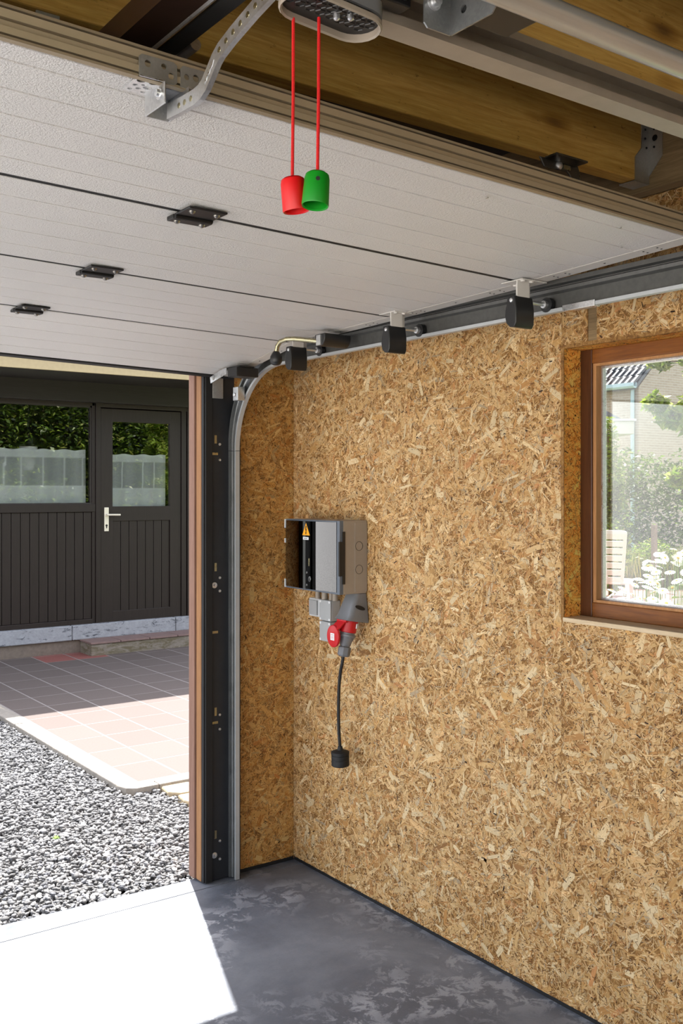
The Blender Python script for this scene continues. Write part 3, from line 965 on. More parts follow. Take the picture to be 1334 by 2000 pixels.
lab(sb.each('bolt', 'galvanised_bright', sf, smooth=True), 'shiny bolts')
# galvanised head plate joining frame and curve
hp = MB()
hp.box(1.980, 2.030, 3.644, 3.652, 2.00, 2.115).box(2.028, 2.0605, 3.52, 3.56, 1.985, 2.04)
lab(hp.each('head_plate', 'galvanised', sf, bevel=0.0015), 'galvanised head plate at the top')
MB().lathe((2.027, 3.545, 2.008), (-1, 0, 0), [(0, 0.009), (0.004, 0.008), (0.005, 0.0)], 12).build('bolt', 'galvanised_bright', sf)

# ================================================================== OPERATOR: boom, arm, trolley, cords, cross rail, tube
BX = 0.665
bm_ = thing('operator_boom', (BX, 2.4, 2.33), 'dark brown steel operator rail with shiny edge running over the middle of the raised door', 'rail')
prof = [(-0.028, 0), (0.028, 0), (0.028, 0.042), (0.020, 0.042), (0.020, 0.006), (-0.020, 0.006), (-0.020, 0.042), (-0.028, 0.042)]
simple('boom_brown', rgb(70, 52, 44), 0.3, 0.6, 0.1)
lab(MB().loft([[(BX + a, y, 2.333 + b) for a, b in prof] for y in (-1.5, 3.68)]).build('rail', 'boom_brown', bm_), 'dark brown rail channel')
lab(MB().tube([(BX + 0.032, y, 2.337) for y in (-1.5, 3.68)], 0.006, 8).build('rail_edge', 'galvanised_bright', bm_, smooth=True), 'shiny rounded edge of the rail')
lab(MB().box(BX + 0.045, BX + 0.075, -1.5, 3.68, 2.336, 2.341).build('drive_belt', 'black_rubber', bm_), 'black drive belt beside the rail')
lab(MB().tube([(BX + 0.092, y, 2.345) for y in (1.45, 3.68)], 0.010, 10).build('guide_tube', 'galvanised', bm_, smooth=True), 'silvery guide tube')
lb2 = MB().box(0.605, 0.648, 1.772, 1.776, 2.415, 2.484)
tag(lb2.build('joist_bracket', 'galvanised_dull'), 'small pale metal bracket on the underside of the joist at the upper left', 'bracket')

# fixing bracket on the door's top edge
ab = thing('arm_bracket', (0.68, 1.39, 2.19), 'perforated galvanised bracket bolted on the top edge of the raised door', 'bracket')
def plate_holes(me_mb, mat, name, parent):
    return me_mb.build(name, mat, parent, bevel=0.0008)
zb_ = 2.2045 + dz(0.66)
YB = 1.3705
def perforated(name, o, u, v, n, pts, holes, th, mat, parent):
    """flat polygon with real round holes"""
    bm = bmesh.new()
    o, u, v, n = map(Vector, (o, u, v, n))
    loops = [pts] + [[(cx + r * math.cos(2 * math.pi * k / 12), cy_ + r * math.sin(2 * math.pi * k / 12)) for k in range(12)] for cx, cy_, r in holes]
    edges = []
    for lp in loops:
        vsx = [bm.verts.new((a, b, 0)) for a, b in lp]
        edges += [bm.edges.new((vsx[i], vsx[(i + 1) % len(vsx)])) for i in range(len(vsx))]
    bmesh.ops.triangle_fill(bm, edges=edges, use_beauty=True)
    bmesh.ops.recalc_face_normals(bm, faces=bm.faces)
    g = bmesh.ops.extrude_face_region(bm, geom=list(bm.faces))
    for e in g['geom']:
        if isinstance(e, bmesh.types.BMVert):
            e.co.z -= th
    bm.verts.index_update()
    mb = MB()
    mb.add([o + u * q.co.x + v * q.co.y + n * q.co.z for q in bm.verts], [tuple(x.index for x in f.verts) for f in bm.faces])
    bm.free()
    return mb.build(name, mat, parent)
perforated('wall_plate', (0.622, YB, zb_ - 0.003), (1, 0, 0), (0, 0, 1), (0, -1, 0), [(0, 0), (0.058, 0), (0.062, 0.004), (0.062, 0.030), (0.056, 0.034), (0.004, 0.034), (0, 0.030)],
           [(0.014, 0.022, 0.0055), (0.040, 0.024, 0.0045), (0.052, 0.012, 0.005)], 0.0022, 'galvanised_dull', ab)
perforated('wall_plate', (0.690, YB, zb_ - 0.003), (1, 0, 0), (0, 0, 1), (0, -1, 0), [(0, 0), (0.044, 0), (0.044, 0.028), (0.040, 0.033), (0.004, 0.033), (0, 0.028)],
           [(0.010, 0.017, 0.0045), (0.026, 0.019, 0.0055)], 0.0022, 'galvanised_dull', ab)
zf_ = zb_ - 0.0030
perforated('door_flange', (0.622, YB - 0.002, zf_), (1, 0, 0), (0, 1, 0), (0, 0, -1), [(0, 0), (0.040, 0), (0.040, 0.064), (0, 0.064)],
           [(0.010, 0.016, 0.0072), (0.029, 0.014, 0.0072), (0.029, 0.036, 0.0072), (0.009, 0.036, 0.004), (0.019, 0.030, 0.003), (0.018, 0.046, 0.004), (0.008, 0.054, 0.004), (0.030, 0.055, 0.004)], 0.0022, 'galvanised_bright', ab)
perforated('door_flange', (0.702, YB - 0.002, zf_), (1, 0, 0), (0, 1, 0), (0, 0, -1), [(0, 0), (0.034, 0), (0.034, 0.040), (0, 0.056)],
           [(0.012, 0.014, 0.006), (0.014, 0.034, 0.004), (0.025, 0.022, 0.004)], 0.0022, 'galvanised_bright', ab)
fk = MB().box(0.6600, 0.6625, YB - 0.006, YB + 0.064, zf_ - 0.033, zf_ + 0.0005).box(0.6995, 0.7020, YB - 0.006, YB + 0.064, zf_ - 0.033, zf_ + 0.0005)
fk.box(0.6625, 0.6995, YB + 0.0615, YB + 0.064, zf_ - 0.033, zf_ + 0.0005)
lab(fk.build('fork', 'galvanised', ab, bevel=0.0008), 'galvanised fork carrying the arm')
lab(MB().lathe((0.6600, YB + 0.010, zf_ - 0.014), (-1, 0, 0), [(0, 0.0095), (0.002, 0.0095), (0.0025, 0.0060), (0.007, 0.0055), (0.008, 0)], 12).build('bolt', 'galvanised_bright', ab, smooth=True), 'bolt head on the fork')

# perforated arm up to the trolley
arm = thing('lifting_arm', (0.672, 1.25, 2.19), 'bent galvanised perforated arm between door bracket and trolley', 'arm')
C = [(1.385, 2.197), (1.345, 2.1935), (1.300, 2.1915), (1.282, 2.193), (1.267, 2.199), (1.251, 2.212), (1.236, 2.225), (1.222, 2.2325), (1.190, 2.2415), (1.130, 2.2545), (1.085, 2.262)]
w = 0.0115
rings = []
for i, (y, z) in enumerate(C):
    a = C[max(i - 1, 0)]; b = C[min(i + 1, len(C) - 1)]
    t = Vector((0, b[0] - a[0], b[1] - a[1])).normalized()
    nrm = Vector((0, -t.z, t.y))
    if nrm.z > 0:
        nrm = -nrm
    p = Vector((0.674, y, z))
    rings.append([p + nrm * s * w + Vector((q, 0, 0)) for s, q in ((-1, 0.0), (-1, 0.002), (0.82, 0.002), (0.82, 0.008), (1, 0.008), (1, 0.0))])
lab(MB().loft(rings).build('strap', 'galvanised', arm), 'galvanised strap with a turned edge')
hb = MB()
def along(s):
    d = 0
    for i in range(len(C) - 1):
        l = math.hypot(C[i + 1][0] - C[i][0], C[i + 1][1] - C[i][1])
        if d + l >= s:
            f = (s - d) / l
            return (C[i][0] + (C[i + 1][0] - C[i][0]) * f, C[i][1] + (C[i + 1][1] - C[i][1]) * f)
        d += l
    return C[-1]
for s in (0.040, 0.058, 0.078, 0.176, 0.196, 0.216, 0.236, 0.256, 0.276, 0.296):
    y, z = along(s)
    hb.lathe((0.6742, y, z), (-1, 0, 0), [(0, 0.0046), (0.0006, 0.0042), (0.0008, 0.0026)], 14)
lab(hb.each('hole', 'zinc_yellow', arm), 'punched holes along the strap')
em = MB()
for i in range(6):
    y, z = along(0.124 + i * 0.006)
    em.obox((0.6739, y, z), (0.0006, 0, 0), (0, 0.0016, 0.0012), (0, -0.0022, 0.004 if i % 2 else 0.0026))
lab(em.tiny('embossing', 'galvanised_bright', arm), 'embossed marks')

# cross rail (C-profile) over the trolley
cr = thing('cross_rail', (0.8, 1.065, 2.25), 'wide galvanised C-profile cross rail, pale underside, in the upper right', 'rail')
prof = [(1.050, 2.252), (1.090, 2.252), (1.090, 2.304), (1.050, 2.304), (1.050, 2.292), (1.052, 2.292), (1.052, 2.302), (1.088, 2.302), (1.088, 2.254), (1.052, 2.254), (1.052, 2.266), (1.050, 2.266)]
lab(MB().loft([[(x, y, z) for y, z in prof] for x in (-0.6, 2.33)]).build('profile', 'galvanised_beige', cr), 'folded C-profile')
k = MB().box(0.20, 0.24, 1.06, 1.08, 2.304, ZC).box(2.10, 2.14, 1.06, 1.08, 2.304, ZC)
k.each('hanger', 'galvanised_dull', cr)

# round tube with shine
tb = thing('steel_tube', (0.8, 0.90, 2.22), 'round shiny galvanised shaft across the upper right corner', 'tube')
t = NT('brushed_tube')
n = t.noise(t.world((2, 60, 60)), 2.0, 2)
t.pbr(t.ramp(n, [(0.3, (0.50, 0.50, 0.48, 1)), (0.7, (0.62, 0.62, 0.60, 1))]), 0.28, 0.65)
MATS['brushed_tube'] = t.m
MB().cyl((-0.6, 0.905, 2.253), (2.30, 0.905, 2.253), 0.0175, 32).build('shaft', 'brushed_tube', tb, smooth=True)
k = MB()
for x in (-0.55, 2.25):
    k.box(x - 0.004, x + 0.004, 0.88, 0.93, 2.276, ZC)
k.each('bearing_plate', 'galvanised_dull', tb)

# angle bracket with bolts at the cross rail
vb = thing('rail_bracket', (0.905, 1.0, 2.232), 'galvanised angle bracket with round holes and bolts at the top of the picture', 'bracket')
b = 0.905
perforated('angle_plate', (b - 0.046, 1.0, 2.232), (1, 0, 0), (0, 0, 1), (0, -1, 0), [(0, 0.006), (0.006, 0), (0.046, 0), (0.046, 0.085), (0, 0.085)], [(0.016, 0.050, 0.005)], 0.0025, 'galvanised_track', vb)
perforated('angle_plate', (b, 1.0, 2.232), (0, -1, 0), (0, 0, 1), (-1, 0, 0), [(0, 0), (0.078, 0), (0.086, 0.008), (0.086, 0.085), (0, 0.085)], [(0.026, 0.026, 0.0055), (0.026, 0.052, 0.0055)], 0.0025, 'galvanised_track', vb)
k = MB()
k.lathe((b - 0.030, 1.0, 2.268), (0, -1, 0), [(0, 0.011), (0.0025, 0.011), (0.003, 0.0075), (0.010, 0.007), (0.011, 0.004)], 14)
k.lathe((b - 0.0025, 0.934, 2.268), (-1, 0, 0), [(0, 0.013), (0.002, 0.013), (0.0025, 0.006), (0.001, 0.0055)], 16)
lab(k.each('bolt', 'galvanised_bright', vb, smooth=True), 'bright bolts on the bracket')
MB().box(b + 0.003, b + 0.09, 0.89, 0.985, 2.246, 2.33).build('motor_block', 'black_plastic', vb, bevel=0.004)
MB().box(b - 0.125, b - 0.052, 1.02, 1.045, 2.262, 2.33).box(b - 0.115, b - 0.062, 1.010, 1.02, 2.268, 2.272).build('guide_block', 'black_plastic', vb, bevel=0.002)
lab(MB().box(b - 0.108, b - 0.062, 1.006, 1.011, 2.2665, 2.2690).build('marker_strip', 'white_sticker', vb), 'white strip on the black block')

# operator trolley: oval pan open at the bottom
tr = thing('operator_trolley', (0.77, 1.06, 2.21), 'black oval operator housing with pale rim, holding the red and green pull cords', 'opener')
tx0, tx1, tyc, trr, tz = 0.656, 0.812, 1.036, 0.037, 2.219
def stadium(x0, x1, yc, r, n=10, skew=0.10):
    pts = []
    for i in range(n + 1):
        a = -math.pi / 2 + math.pi * i / n
        pts.append((x1 - r + r * math.cos(a), yc + r * math.sin(a)))
    for i in range(n + 1):
        a = math.pi / 2 + math.pi * i / n
        pts.append((x0 + r + r * math.cos(a), yc + r * math.sin(a)))
    return [(x, y + (x - (x0 + x1) / 2) * skew) for x, y in pts]
so, si = stadium(tx0, tx1, tyc, trr), stadium(tx0 + 0.0045, tx1 - 0.0045, tyc, trr - 0.0045)
rings = [[(x, y, tz + 0.008) for x, y in so], [(x, y, tz + 0.002) for x, y in so], [(x, y, tz) for x, y in stadium(tx0 + 0.002, tx1 - 0.002, tyc, trr - 0.002)], [(x, y, tz + 0.002) for x, y in si], [(x, y, tz + 0.024) for x, y in si]]
lab(MB().loft(rings, caps=False).build('rim', 'grey_plastic_warm', tr, smooth=True), 'pale grey rim')
lab(MB().prism([(x, y, tz + 0.010) for x, y in si], (0, 0, 0.022)).build('insert', 'black_plastic', tr), 'black insert')
lab(MB().prism([(x, y, tz + 0.0125) for x, y in so], (0, 0, 0.020)).build('shell', 'grey_plastic_mid', tr, smooth=True), 'dark grey shell')
hx = MB()
for r_ in range(4):
    for c_ in range(9):
        cx_ = tx0 + 0.016 + c_ * 0.0165 + (r_ % 2) * 0.008
        cyy = tyc - 0.020 + r_ * 0.0142 + (cx_ - (tx0 + tx1) / 2) * 0.10
        if tx0 + 0.012 < cx_ < tx1 - 0.012 and abs(cyy - tyc - (cx_ - (tx0 + tx1) / 2) * 0.1) < 0.022 - 0.5 * max(0, abs(cx_ - (tx0 + tx1) / 2) - 0.05):
            rg = [[(cx_ + q * math.cos(math.pi / 3 * i), cyy + q * math.sin(math.pi / 3 * i), tz + 0.010 - h) for i in range(6)] for q, h in ((0.0078, 0), (0.0070, 0.0012), (0.0064, 0.0012), (0.0058, 0))]
            hx.loft(rg, caps=False)
lab(hx.tiny('honeycomb', 'black_plastic', tr), 'honeycomb ribs in the insert')
k = MB()
for x, y in ((0.742, 1.036), (0.757, 1.026)):
    k.lathe((x, y, tz + 0.010), (0, 0, -1), [(0, 0.0045), (0.006, 0.0042), (0.008, 0.002)], 10)
k.each('screw', 'galvanised_bright', tr, smooth=True)
MB().box(tx0 + 0.02, tx1 - 0.02, tyc - 0.02, tyc + 0.02, tz + 0.024, tz + 0.0365).build('carriage', 'black_metal', tr)

def pull(px, py, kz, mat, label, tiltv, topx, topy):
    t = thing('pull_cord', (px, py, kz), label, 'pull cord')
    lab(MB().tube([(topx, topy, tz + 0.004), ((topx + px) / 2 + 0.0006, (topy + py) / 2, (tz + kz) / 2 + 0.02), (px, py, kz + 0.034)], 0.0021, 8).build('cord', 'red_cord', t, smooth=True), 'red cord')
    ax = Vector(tiltv)
    kb = MB().lathe(Vector((px, py, kz + 0.040)), ax, [(0, 0.003), (0.0005, 0.0115), (0.003, 0.0148), (0.008, 0.0160), (0.042, 0.0172), (0.0435, 0.0166), (0.042, 0.0150), (0.016, 0.0144), (0.0155, 0.001)], 32, caps=False)
    kn = lab(kb.build('knob', mat, t, smooth=True), 'hollow cylindrical plastic pull knob')
    return t, kn
pull(0.6940, 1.066, 1.9790, 'red_knob', 'red cylindrical pull knob on its red cord, left of the two', (0.12, -0.03, -1), 0.6955, 1.066)
gt, gk = pull(0.7110, 1.034, 1.9795, 'green_knob', 'green cylindrical pull knob on its red cord, right of the two', (-0.12, -0.05, -1), 0.7215, 1.046)
MB().lathe((0.7020, 1.0200, 2.0075), (-0.45, -0.8, 0), [(0, 0.0030), (0.0012, 0.0028)], 10).build('cord_hole', 'black_print', gk)

# black angle bracket showing over the door's top edge
bk = MB()
bk.prism([(1.585, 1.47, 2.3320), (1.690, 1.47, 2.3370), (1.708, 1.47, 2.3320), (1.714, 1.47, 2.3200), (1.716, 1.47, 2.245), (1.684, 1.47, 2.245), (1.683, 1.47, 2.3060), (1.672, 1.47, 2.3140), (1.600, 1.47, 2.3110)], (0, 0.004, 0))
bk.box(1.60, 1.70, 1.435, 1.47, 2.3290, 2.3340)
bo = thing('stop_bracket', (1.65, 1.45, 2.240), 'black angled steel bracket standing on the right half of the raised door', 'bracket')
bk.build('plate', 'black_steel', bo, bevel=0.002)
k = MB()
k.lathe((1.645, 1.47, 2.3230), (0, -1, 0), [(0, 0.010), (0.003, 0.009), (0.006, 0.004)], 14)
k.build('bolt', 'galvanised', bo, smooth=True)
MB().box(1.66, 1.680, 1.468, 1.4705, 2.3180, 2.3270).build('slot', 'zinc_yellow', bo)

# ================================================================== ELECTRICS ON THE RIGHT WALL
bx = thing('distribution_box', (2.32, 3.32, 1.213), 'grey electrical distribution box with smoked door on the chipboard wall', 'fuse box')
X0, Y0, Y1, Z0, Z1 = 2.25, 3.127, 3.512, 1.213, 1.500
XI = XW - 0.003
k = MB()
k.box(X0 + 0.022, XI, Y0, Y0 + 0.006, Z0, Z1).box(X0 + 0.022, XI, Y1 - 0.006, Y1, Z0, Z1)
k.box(X0 + 0.022, XI, Y0 + 0.006, Y1 - 0.006, Z0, Z0 + 0.006).box(X0 + 0.022, XI, Y0 + 0.006, Y1 - 0.006, Z1 - 0.006, Z1)
k.box(XI - 0.004, XI, Y0, Y1, Z0, Z1)
lab(k.build('body', 'grey_plastic_warm', bx, bevel=0.002), 'warm grey plastic body')
MB().box(XI - 0.060, XI, Y0 - 0.0022, Y0, Z0 + 0.008, Z1 - 0.008).build('rear_flange', 'grey_plastic_warm', bx, bevel=0.001)
# breakers and cover inside
MB().box(X0 + 0.050, X0 + 0.056, Y0 + 0.006, Y1 - 0.006, Z0 + 0.006, Z1 - 0.006).build('inner_cover', 'dark_interior', bx)
for i in range(10):
    y = 3.20 + i * 0.025
    bq = MB().box(X0 + 0.034, X0 + 0.050, y, y + 0.0235, 1.345, 1.385).build('breaker', 'grey_plastic_dark', bx, bevel=0.001)
    MB().box(X0 + 0.026, X0 + 0.034, y + 0.006, y + 0.0175, 1.355, 1.368).build('toggle', 'black_plastic', bq)
for i in range(3):
    MB().box(X0 + 0.032, X0 + 0.050, 3.215 + i * 0.075, 3.280 + i * 0.075, 1.275, 1.325).build('switch_unit', 'grey_plastic_dark', bx, bevel=0.001)
# smoked door with its frame
k = MB()
k.box(X0 + 0.004, X0 + 0.022, Y0, Y0 + 0.020, Z0, Z1).box(X0 + 0.004, X0 + 0.022, Y1 - 0.004, Y1, Z0, Z1)
k.box(X0 + 0.004, X0 + 0.022, Y0 + 0.02, Y1 - 0.004, Z0, Z0 + 0.010).box(X0 + 0.004, X0 + 0.022, Y0 + 0.02, Y1 - 0.004, Z1 - 0.008, Z1)
fr = lab(k.build('door_frame', 'slate_plastic', bx, bevel=0.0015), 'blue-grey frame of the door')
rings = []
for i in range(25):
    f = i / 24
    y = Y0 + 0.018 + (Y1 - 0.003 - Y0 - 0.018) * f
    b_ = 0.0105 * (1 - (f / 0.62 - 1) ** 2 if f < 0.62 else 1 - ((f - 0.62) / 0.38) ** 2 * 1.0)
    rings.append([(X0 + 0.0045 - b_ - 0.003, y, Z0 + 0.008), (X0 + 0.0045 - b_, y, Z0 + 0.008), (X0 + 0.0045 - b_, y, Z1 - 0.006), (X0 + 0.0045 - b_ - 0.003, y, Z1 - 0.006)])
lab(MB().loft(rings).build('smoked_door', 'smoked_cover', bx, smooth=True), 'glossy slightly bulging smoked plastic door')
k = MB()
for za, zb in ((Z0 + 0.002, Z0 + 0.036), (Z1 - 0.100, Z1 - 0.082), (Z1 - 0.038, Z1 - 0.002)):
    k.box(X0 - 0.001, X0 + 0.022, Y1 - 0.0045, Y1 + 0.003, za, zb)
lab(k.each('door_hinge', 'grey_plastic_light', bx), 'pale hinge tabs on the left edge')
k = MB().box(X0 + 0.000, X0 + 0.016, Y0 - 0.004, Y0 + 0.004, Z0 + 0.072, Z0 + 0.206).box(X0 + 0.016, X0 + 0.030, Y0 - 0.003, Y0, Z0 + 0.040, Z1 - 0.042)
lab(k.build('door_latch', 'black_plastic', bx, bevel=0.001), 'black latch on the right edge')
k = MB()
for z in (1.400, 1.308):
    rg = []
    for r_, h in ((0.0182, 0), (0.0182, 0.0007), (0.0168, 0.0007), (0.0168, 0)):
        rg.append([(XI - 0.040 + r_ * math.cos(a * math.pi / 16), Y0 - 0.0022 - h, z + r_ * math.sin(a * math.pi / 16)) for a in range(32)])
    k.loft(rg, caps=False)
lab(k.each('knockout', 'black_metal', bx), 'round cable knock-outs on the side')
# warning sticker with flash, small white label
xs = X0 - 0.0096
st = lab(MB().prism([(xs, 3.367, 1.437), (xs, 3.313, 1.437), (xs, 3.340, 1.487)], (0.0004, 0, 0)).build('warning_sticker', 'yellow_sticker', bx), 'yellow triangular high-voltage sticker')
MB().prism([(xs - 0.0003, y, z) for y, z in ((3.343, 1.476), (3.335, 1.474), (3.339, 1.461), (3.334, 1.462), (3.340, 1.444), (3.341, 1.449), (3.345, 1.446), (3.3425, 1.442), (3.3385, 1.440), (3.3365, 1.449), (3.3385, 1.447), (3.3405, 1.457), (3.3455, 1.456))], (0.0003, 0, 0)).build('flash_mark', 'black_print', st)
wk = lab(MB().box(xs, xs + 0.0004, 3.322, 3.362, 1.419, 1.430).build('text_label', 'white_sticker', bx), 'small white label under the warning sticker')
k = MB()
for i in range(7):
    k.box(xs - 0.0002, xs, 3.331 + i * 0.0036, 3.3332 + i * 0.0036, 1.4225, 1.4262)
k.tiny('label_text', 'black_print', wk)

k = MB()
gl = thing('cable_conduits', (2.36, 3.38, 1.165), 'four short grey cable conduits under the distribution box', 'conduit')
for y, r_, xx, z0 in ((3.432, 0.011, 2.362, 1.167), (3.368, 0.013, 2.352, 1.169), (3.325, 0.010, 2.355, 1.169), (3.290, 0.012, 2.350, 1.205)):
    z1 = Z0
    zz = z0 if z0 < 1.2 else 1.170
    MB().lathe((xx, y, zz), (0, 0, 1), [(0, r_), (z1 - zz - 0.016, r_), (z1 - zz - 0.014, r_ * 1.2), (z1 - zz, r_ * 1.2)], 14).build('conduit', 'grey_plastic_warm', gl, smooth=True)

sw = thing('light_switch', (2.365, 3.447, 1.09), 'light grey surface rocker switch, leftmost of the small boxes under the fuse box', 'switch')
lab(MB().box(2.352, XI, 3.408, 3.486, 1.090, 1.167).build('back_box', 'grey_plastic_light', sw, bevel=0.005), 'pale raised frame')
MB().hexa([(2.343, 3.416, 1.098), (2.352, 3.416, 1.098), (2.352, 3.479, 1.098), (2.348, 3.479, 1.098)], [(2.343, 3.416, 1.159), (2.352, 3.416, 1.159), (2.352, 3.479, 1.159), (2.348, 3.479, 1.159)]).build('rocker', 'grey_plastic', sw, bevel=0.0015)
def jbox(z0, z1, label):
    t = thing('junction_box', (2.36, 3.36, z0), label, 'junction box')
    lab(MB().box(2.342, XI, 3.304, 3.382, z0, z1).build('box', 'grey_plastic', t, bevel=0.004), 'grey box')
    MB().box(2.335, 2.3425, 3.304, 3.382, z0, z1).build('cover', 'grey_plastic', t, bevel=0.003)
    k = MB()
    for y in (3.311, 3.375):
        for z in (z0 + 0.007, z1 - 0.007):
            k.lathe((2.3348, y, z), (-1, 0, 0), [(0, 0.0055), (0.001, 0.005)], 10)
    lab(k.tiny('cover_screws', 'white_sticker', t), 'white corner screws')
jbox(1.084, 1.169, 'grey junction box in the middle, directly under the fuse box')
jbox(1.000, 1.081, 'grey junction box half hidden behind the red socket lid, lowest of the boxes')

# red industrial socket with flap, plug and hanging adapter lead
ce_ = thing('industrial_socket', (2.345, 3.165, 1.0), 'grey sloping wall socket with red collar and open red lid', 'socket')
def rrect(x0, x1, y0, y1, z, zx=0.0, r=0.018, n=5):
    pts = []
    for cx, cyy, a0 in ((x1 - r * 0.3, y1 - r * 0.3, 0), (x0 + r, y1 - r, 90), (x0 + r, y0 + r, 180), (x1 - r * 0.3, y0 + r * 0.3, 270)):
        rr = r * 0.3 if a0 in (0, 270) else r
        for i in range(n):
            a = R(a0 + 90 * i / (n - 1))
            x = cx + rr * math.cos(a)
            pts.append((x, cyy + rr * math.sin(a), z + zx * (x - x0)))
    return pts
rings = [rrect(2.336, XI, 3.128, 3.205, 1.2115), rrect(2.318, XI, 3.121, 3.211, 1.170), rrect(2.300, XI, 3.115, 3.215, 1.128), rrect(2.287, XI, 3.112, 3.218, 1.113, -0.16), rrect(2.292, XI, 3.116, 3.214, 1.110, -0.16)]
lab(MB().loft(rings).build('housing', 'grey_plastic_mid', ce_, smooth=True), 'glossy grey sloping housing')
ks = MB()
ks.prism([(2.346 + 0.024 * math.cos(a * math.pi / 8) * (1.0), 3.1170, 1.158 + 0.0085 * math.sin(a * math.pi / 8) - 0.30 * 0.024 * math.cos(a * math.pi / 8)) for a in range(16)], (0, -0.0012, 0))
lab(ks.build('drain_slot', 'black_print', ce_), 'dark slot on the side')
ax = Vector((-0.20, 0.02, -1)).normalized()
c0 = Vector((2.331, 3.165, 1.112))
lab(MB().lathe(c0, ax, [(0, 0.036), (0.010, 0.036), (0.012, 0.034), (0.052, 0.034), (0.054, 0.032)], 28).build('collar', 'red_plastic', ce_, smooth=True), 'red round collar')
lab(MB().obox(c0 + ax * 0.028 + Vector((0.022, -0.0285, 0)), (0.009, 0.006, 0), (0.001, -0.0015, 0), (-0.002, 0, -0.009)).build('rating_label', 'white_sticker', ce_), 'white rating label on the collar')
# lid hanging open
lid = MB()
lc = Vector((2.262, 3.186, 1.046))
pts = []
for i in range(28):
    a = 2 * math.pi * i / 28
    y, z = 0.040 * math.sin(a), 0.044 * math.cos(a)
    pts.append((lc.x + (z - 0.044) * -0.10 * 0, lc.y + y, lc.z + z))
rings = [[(p[0], lc.y + (p[1] - lc.y) * s, lc.z + (p[2] - lc.z) * s) for p in pts] for s in (1,)]
r0 = [(p[0] + 0.010, p[1], p[2]) for p in pts]
r1 = [(p[0] + 0.002, p[1], p[2]) for p in pts]
r2 = [(p[0], lc.y + (p[1] - lc.y) * 0.94, lc.z + (p[2] - lc.z) * 0.94) for p in pts]
lid.loft([r0, r1, r2])
lid.hexa([(2.262, 3.150, 1.076), (2.272, 3.150, 1.076), (2.272, 3.196, 1.082), (2.262, 3.196, 1.082)], [(2.292, 3.142, 1.106), (2.300, 3.142, 1.106), (2.300, 3.190, 1.108), (2.292, 3.190, 1.108)])
lab(lid.build('lid', 'red_plastic', ce_, smooth=True, bevel=0.0012), 'round red lid hanging open')
lk = lab(MB().box(2.2612, 2.2618, 3.173, 3.199, 1.030, 1.058).build('lid_sticker', 'white_sticker', ce_), 'square white sticker on the lid')
k = MB()
for i in range(4):
    for q in range(3):
        k.box(2.2609, 2.2612, 3.178 + q * 0.006, 3.181 + q * 0.006 + 0.001 * (i % 2), 1.0345 + i * 0.0055, 1.0365 + i * 0.0055)
k.tiny('sticker_print', 'print_red', lk)
MB().cyl((2.296, 3.135, 1.107), (2.296, 3.196, 1.107), 0.006, 12).build('lid_hinge', 'red_plastic', ce_, smooth=True)

pl = thing('adapter_lead', (2.31, 3.17, 0.53), 'black adapter lead with grey plug, hanging down the wall from the red socket', 'cable')
p0 = c0 + ax * 0.0545
lab(MB().lathe(p0, ax, [(0, 0.030), (0.006, 0.030), (0.008, 0.0345), (0.016, 0.0345), (0.018, 0.031), (0.030, 0.028), (0.034, 0.025), (0.050, 0.0215), (0.056, 0.019)], 24).build('plug_body', 'grey_plastic_mid', pl, smooth=True), 'dark grey plug body')
p1 = p0 + ax * 0.0565
hexr = [(0, 0.0245), (0.004, 0.026), (0.032, 0.0255), (0.038, 0.021), (0.040, 0.010)]
lab(MB().lathe(p1, ax, hexr, 8).build('gland_nut', 'grey_plastic_dark', pl, bevel=0.0015), 'light grey faceted gland nut')
p2 = p1 + ax * 0.040
cyl_path = [p2 - ax * 0.006, p2 + ax * 0.03, Vector((2.300, 3.185, 0.90)), Vector((2.298, 3.192, 0.84)), Vector((2.298, 3.195, 0.76)), Vector((2.299, 3.195, 0.69)), Vector((2.301, 3.192, 0.625)), Vector((2.302, 3.190, 0.600))]
def smooth_path(P, n=6):
    out = []
    for i in range(len(P) - 1):
        a, b_, c, d = P[max(i - 1, 0)], P[i], P[i + 1], P[min(i + 2, len(P) - 1)]
        for q in range(n):
            t_ = q / n
            out.append(0.5 * ((2 * b_) + (c - a) * t_ + (2 * a - 5 * b_ + 4 * c - d) * t_ * t_ + (3 * b_ - a - 3 * c + d) * t_ ** 3))
    return out + [P[-1]]
lab(MB().tube(smooth_path(cyl_path), 0.0065, 12).build('cable', 'black_rubber', pl, smooth=True), 'black round cable')
lab(MB().lathe((2.302, 3.190, 0.603), (0.02, 0, -1), [(-0.004, 0.009), (0.010, 0.012), (0.011, 0.020), (0.016, 0.034), (0.018, 0.0365), (0.026, 0.0365), (0.027, 0.034), (0.030, 0.034), (0.031, 0.0355), (0.044, 0.0355), (0.045, 0.0345), (0.048, 0.0345), (0.049, 0.0355), (0.070, 0.0355), (0.073, 0.033), (0.068, 0.030), (0.030, 0.029)], 28).build('coupler', 'black_rubber', pl, smooth=True), 'black rubber coupler at the end')

# ================================================================== OUTSIDE: ground
gz = -0.035
struct(MB().box(-30, 60, -40, 80, -0.6, -0.075).build('garden_ground', 'grass_ground'))
struct(MB().box(-30, -1.55, -14, 3.86, -0.075, -0.03).box(-1.55, 2.2, -14, -3.4, -0.075, -0.03).build('yard_paving', 'paved_ground'))
struct(MB().box(-60, -1.55, 3.864, 70, -0.075, -0.032).box(-1.55, 2.2, 9.204, 9.5, -0.075, -0.032).build('driveway', 'driveway_grey'))
gb = struct(MB().box(-1.55, 2.18, 3.85, 9.2, -0.075, gz - 0.012).box(2.18, 4.4, 3.77, 5.02, -0.075, gz - 0.012).box(1.2, 2.18, 3.735, 3.9, -0.075, gz - 0.012).build('gravel_bed', 'stone_grey'))
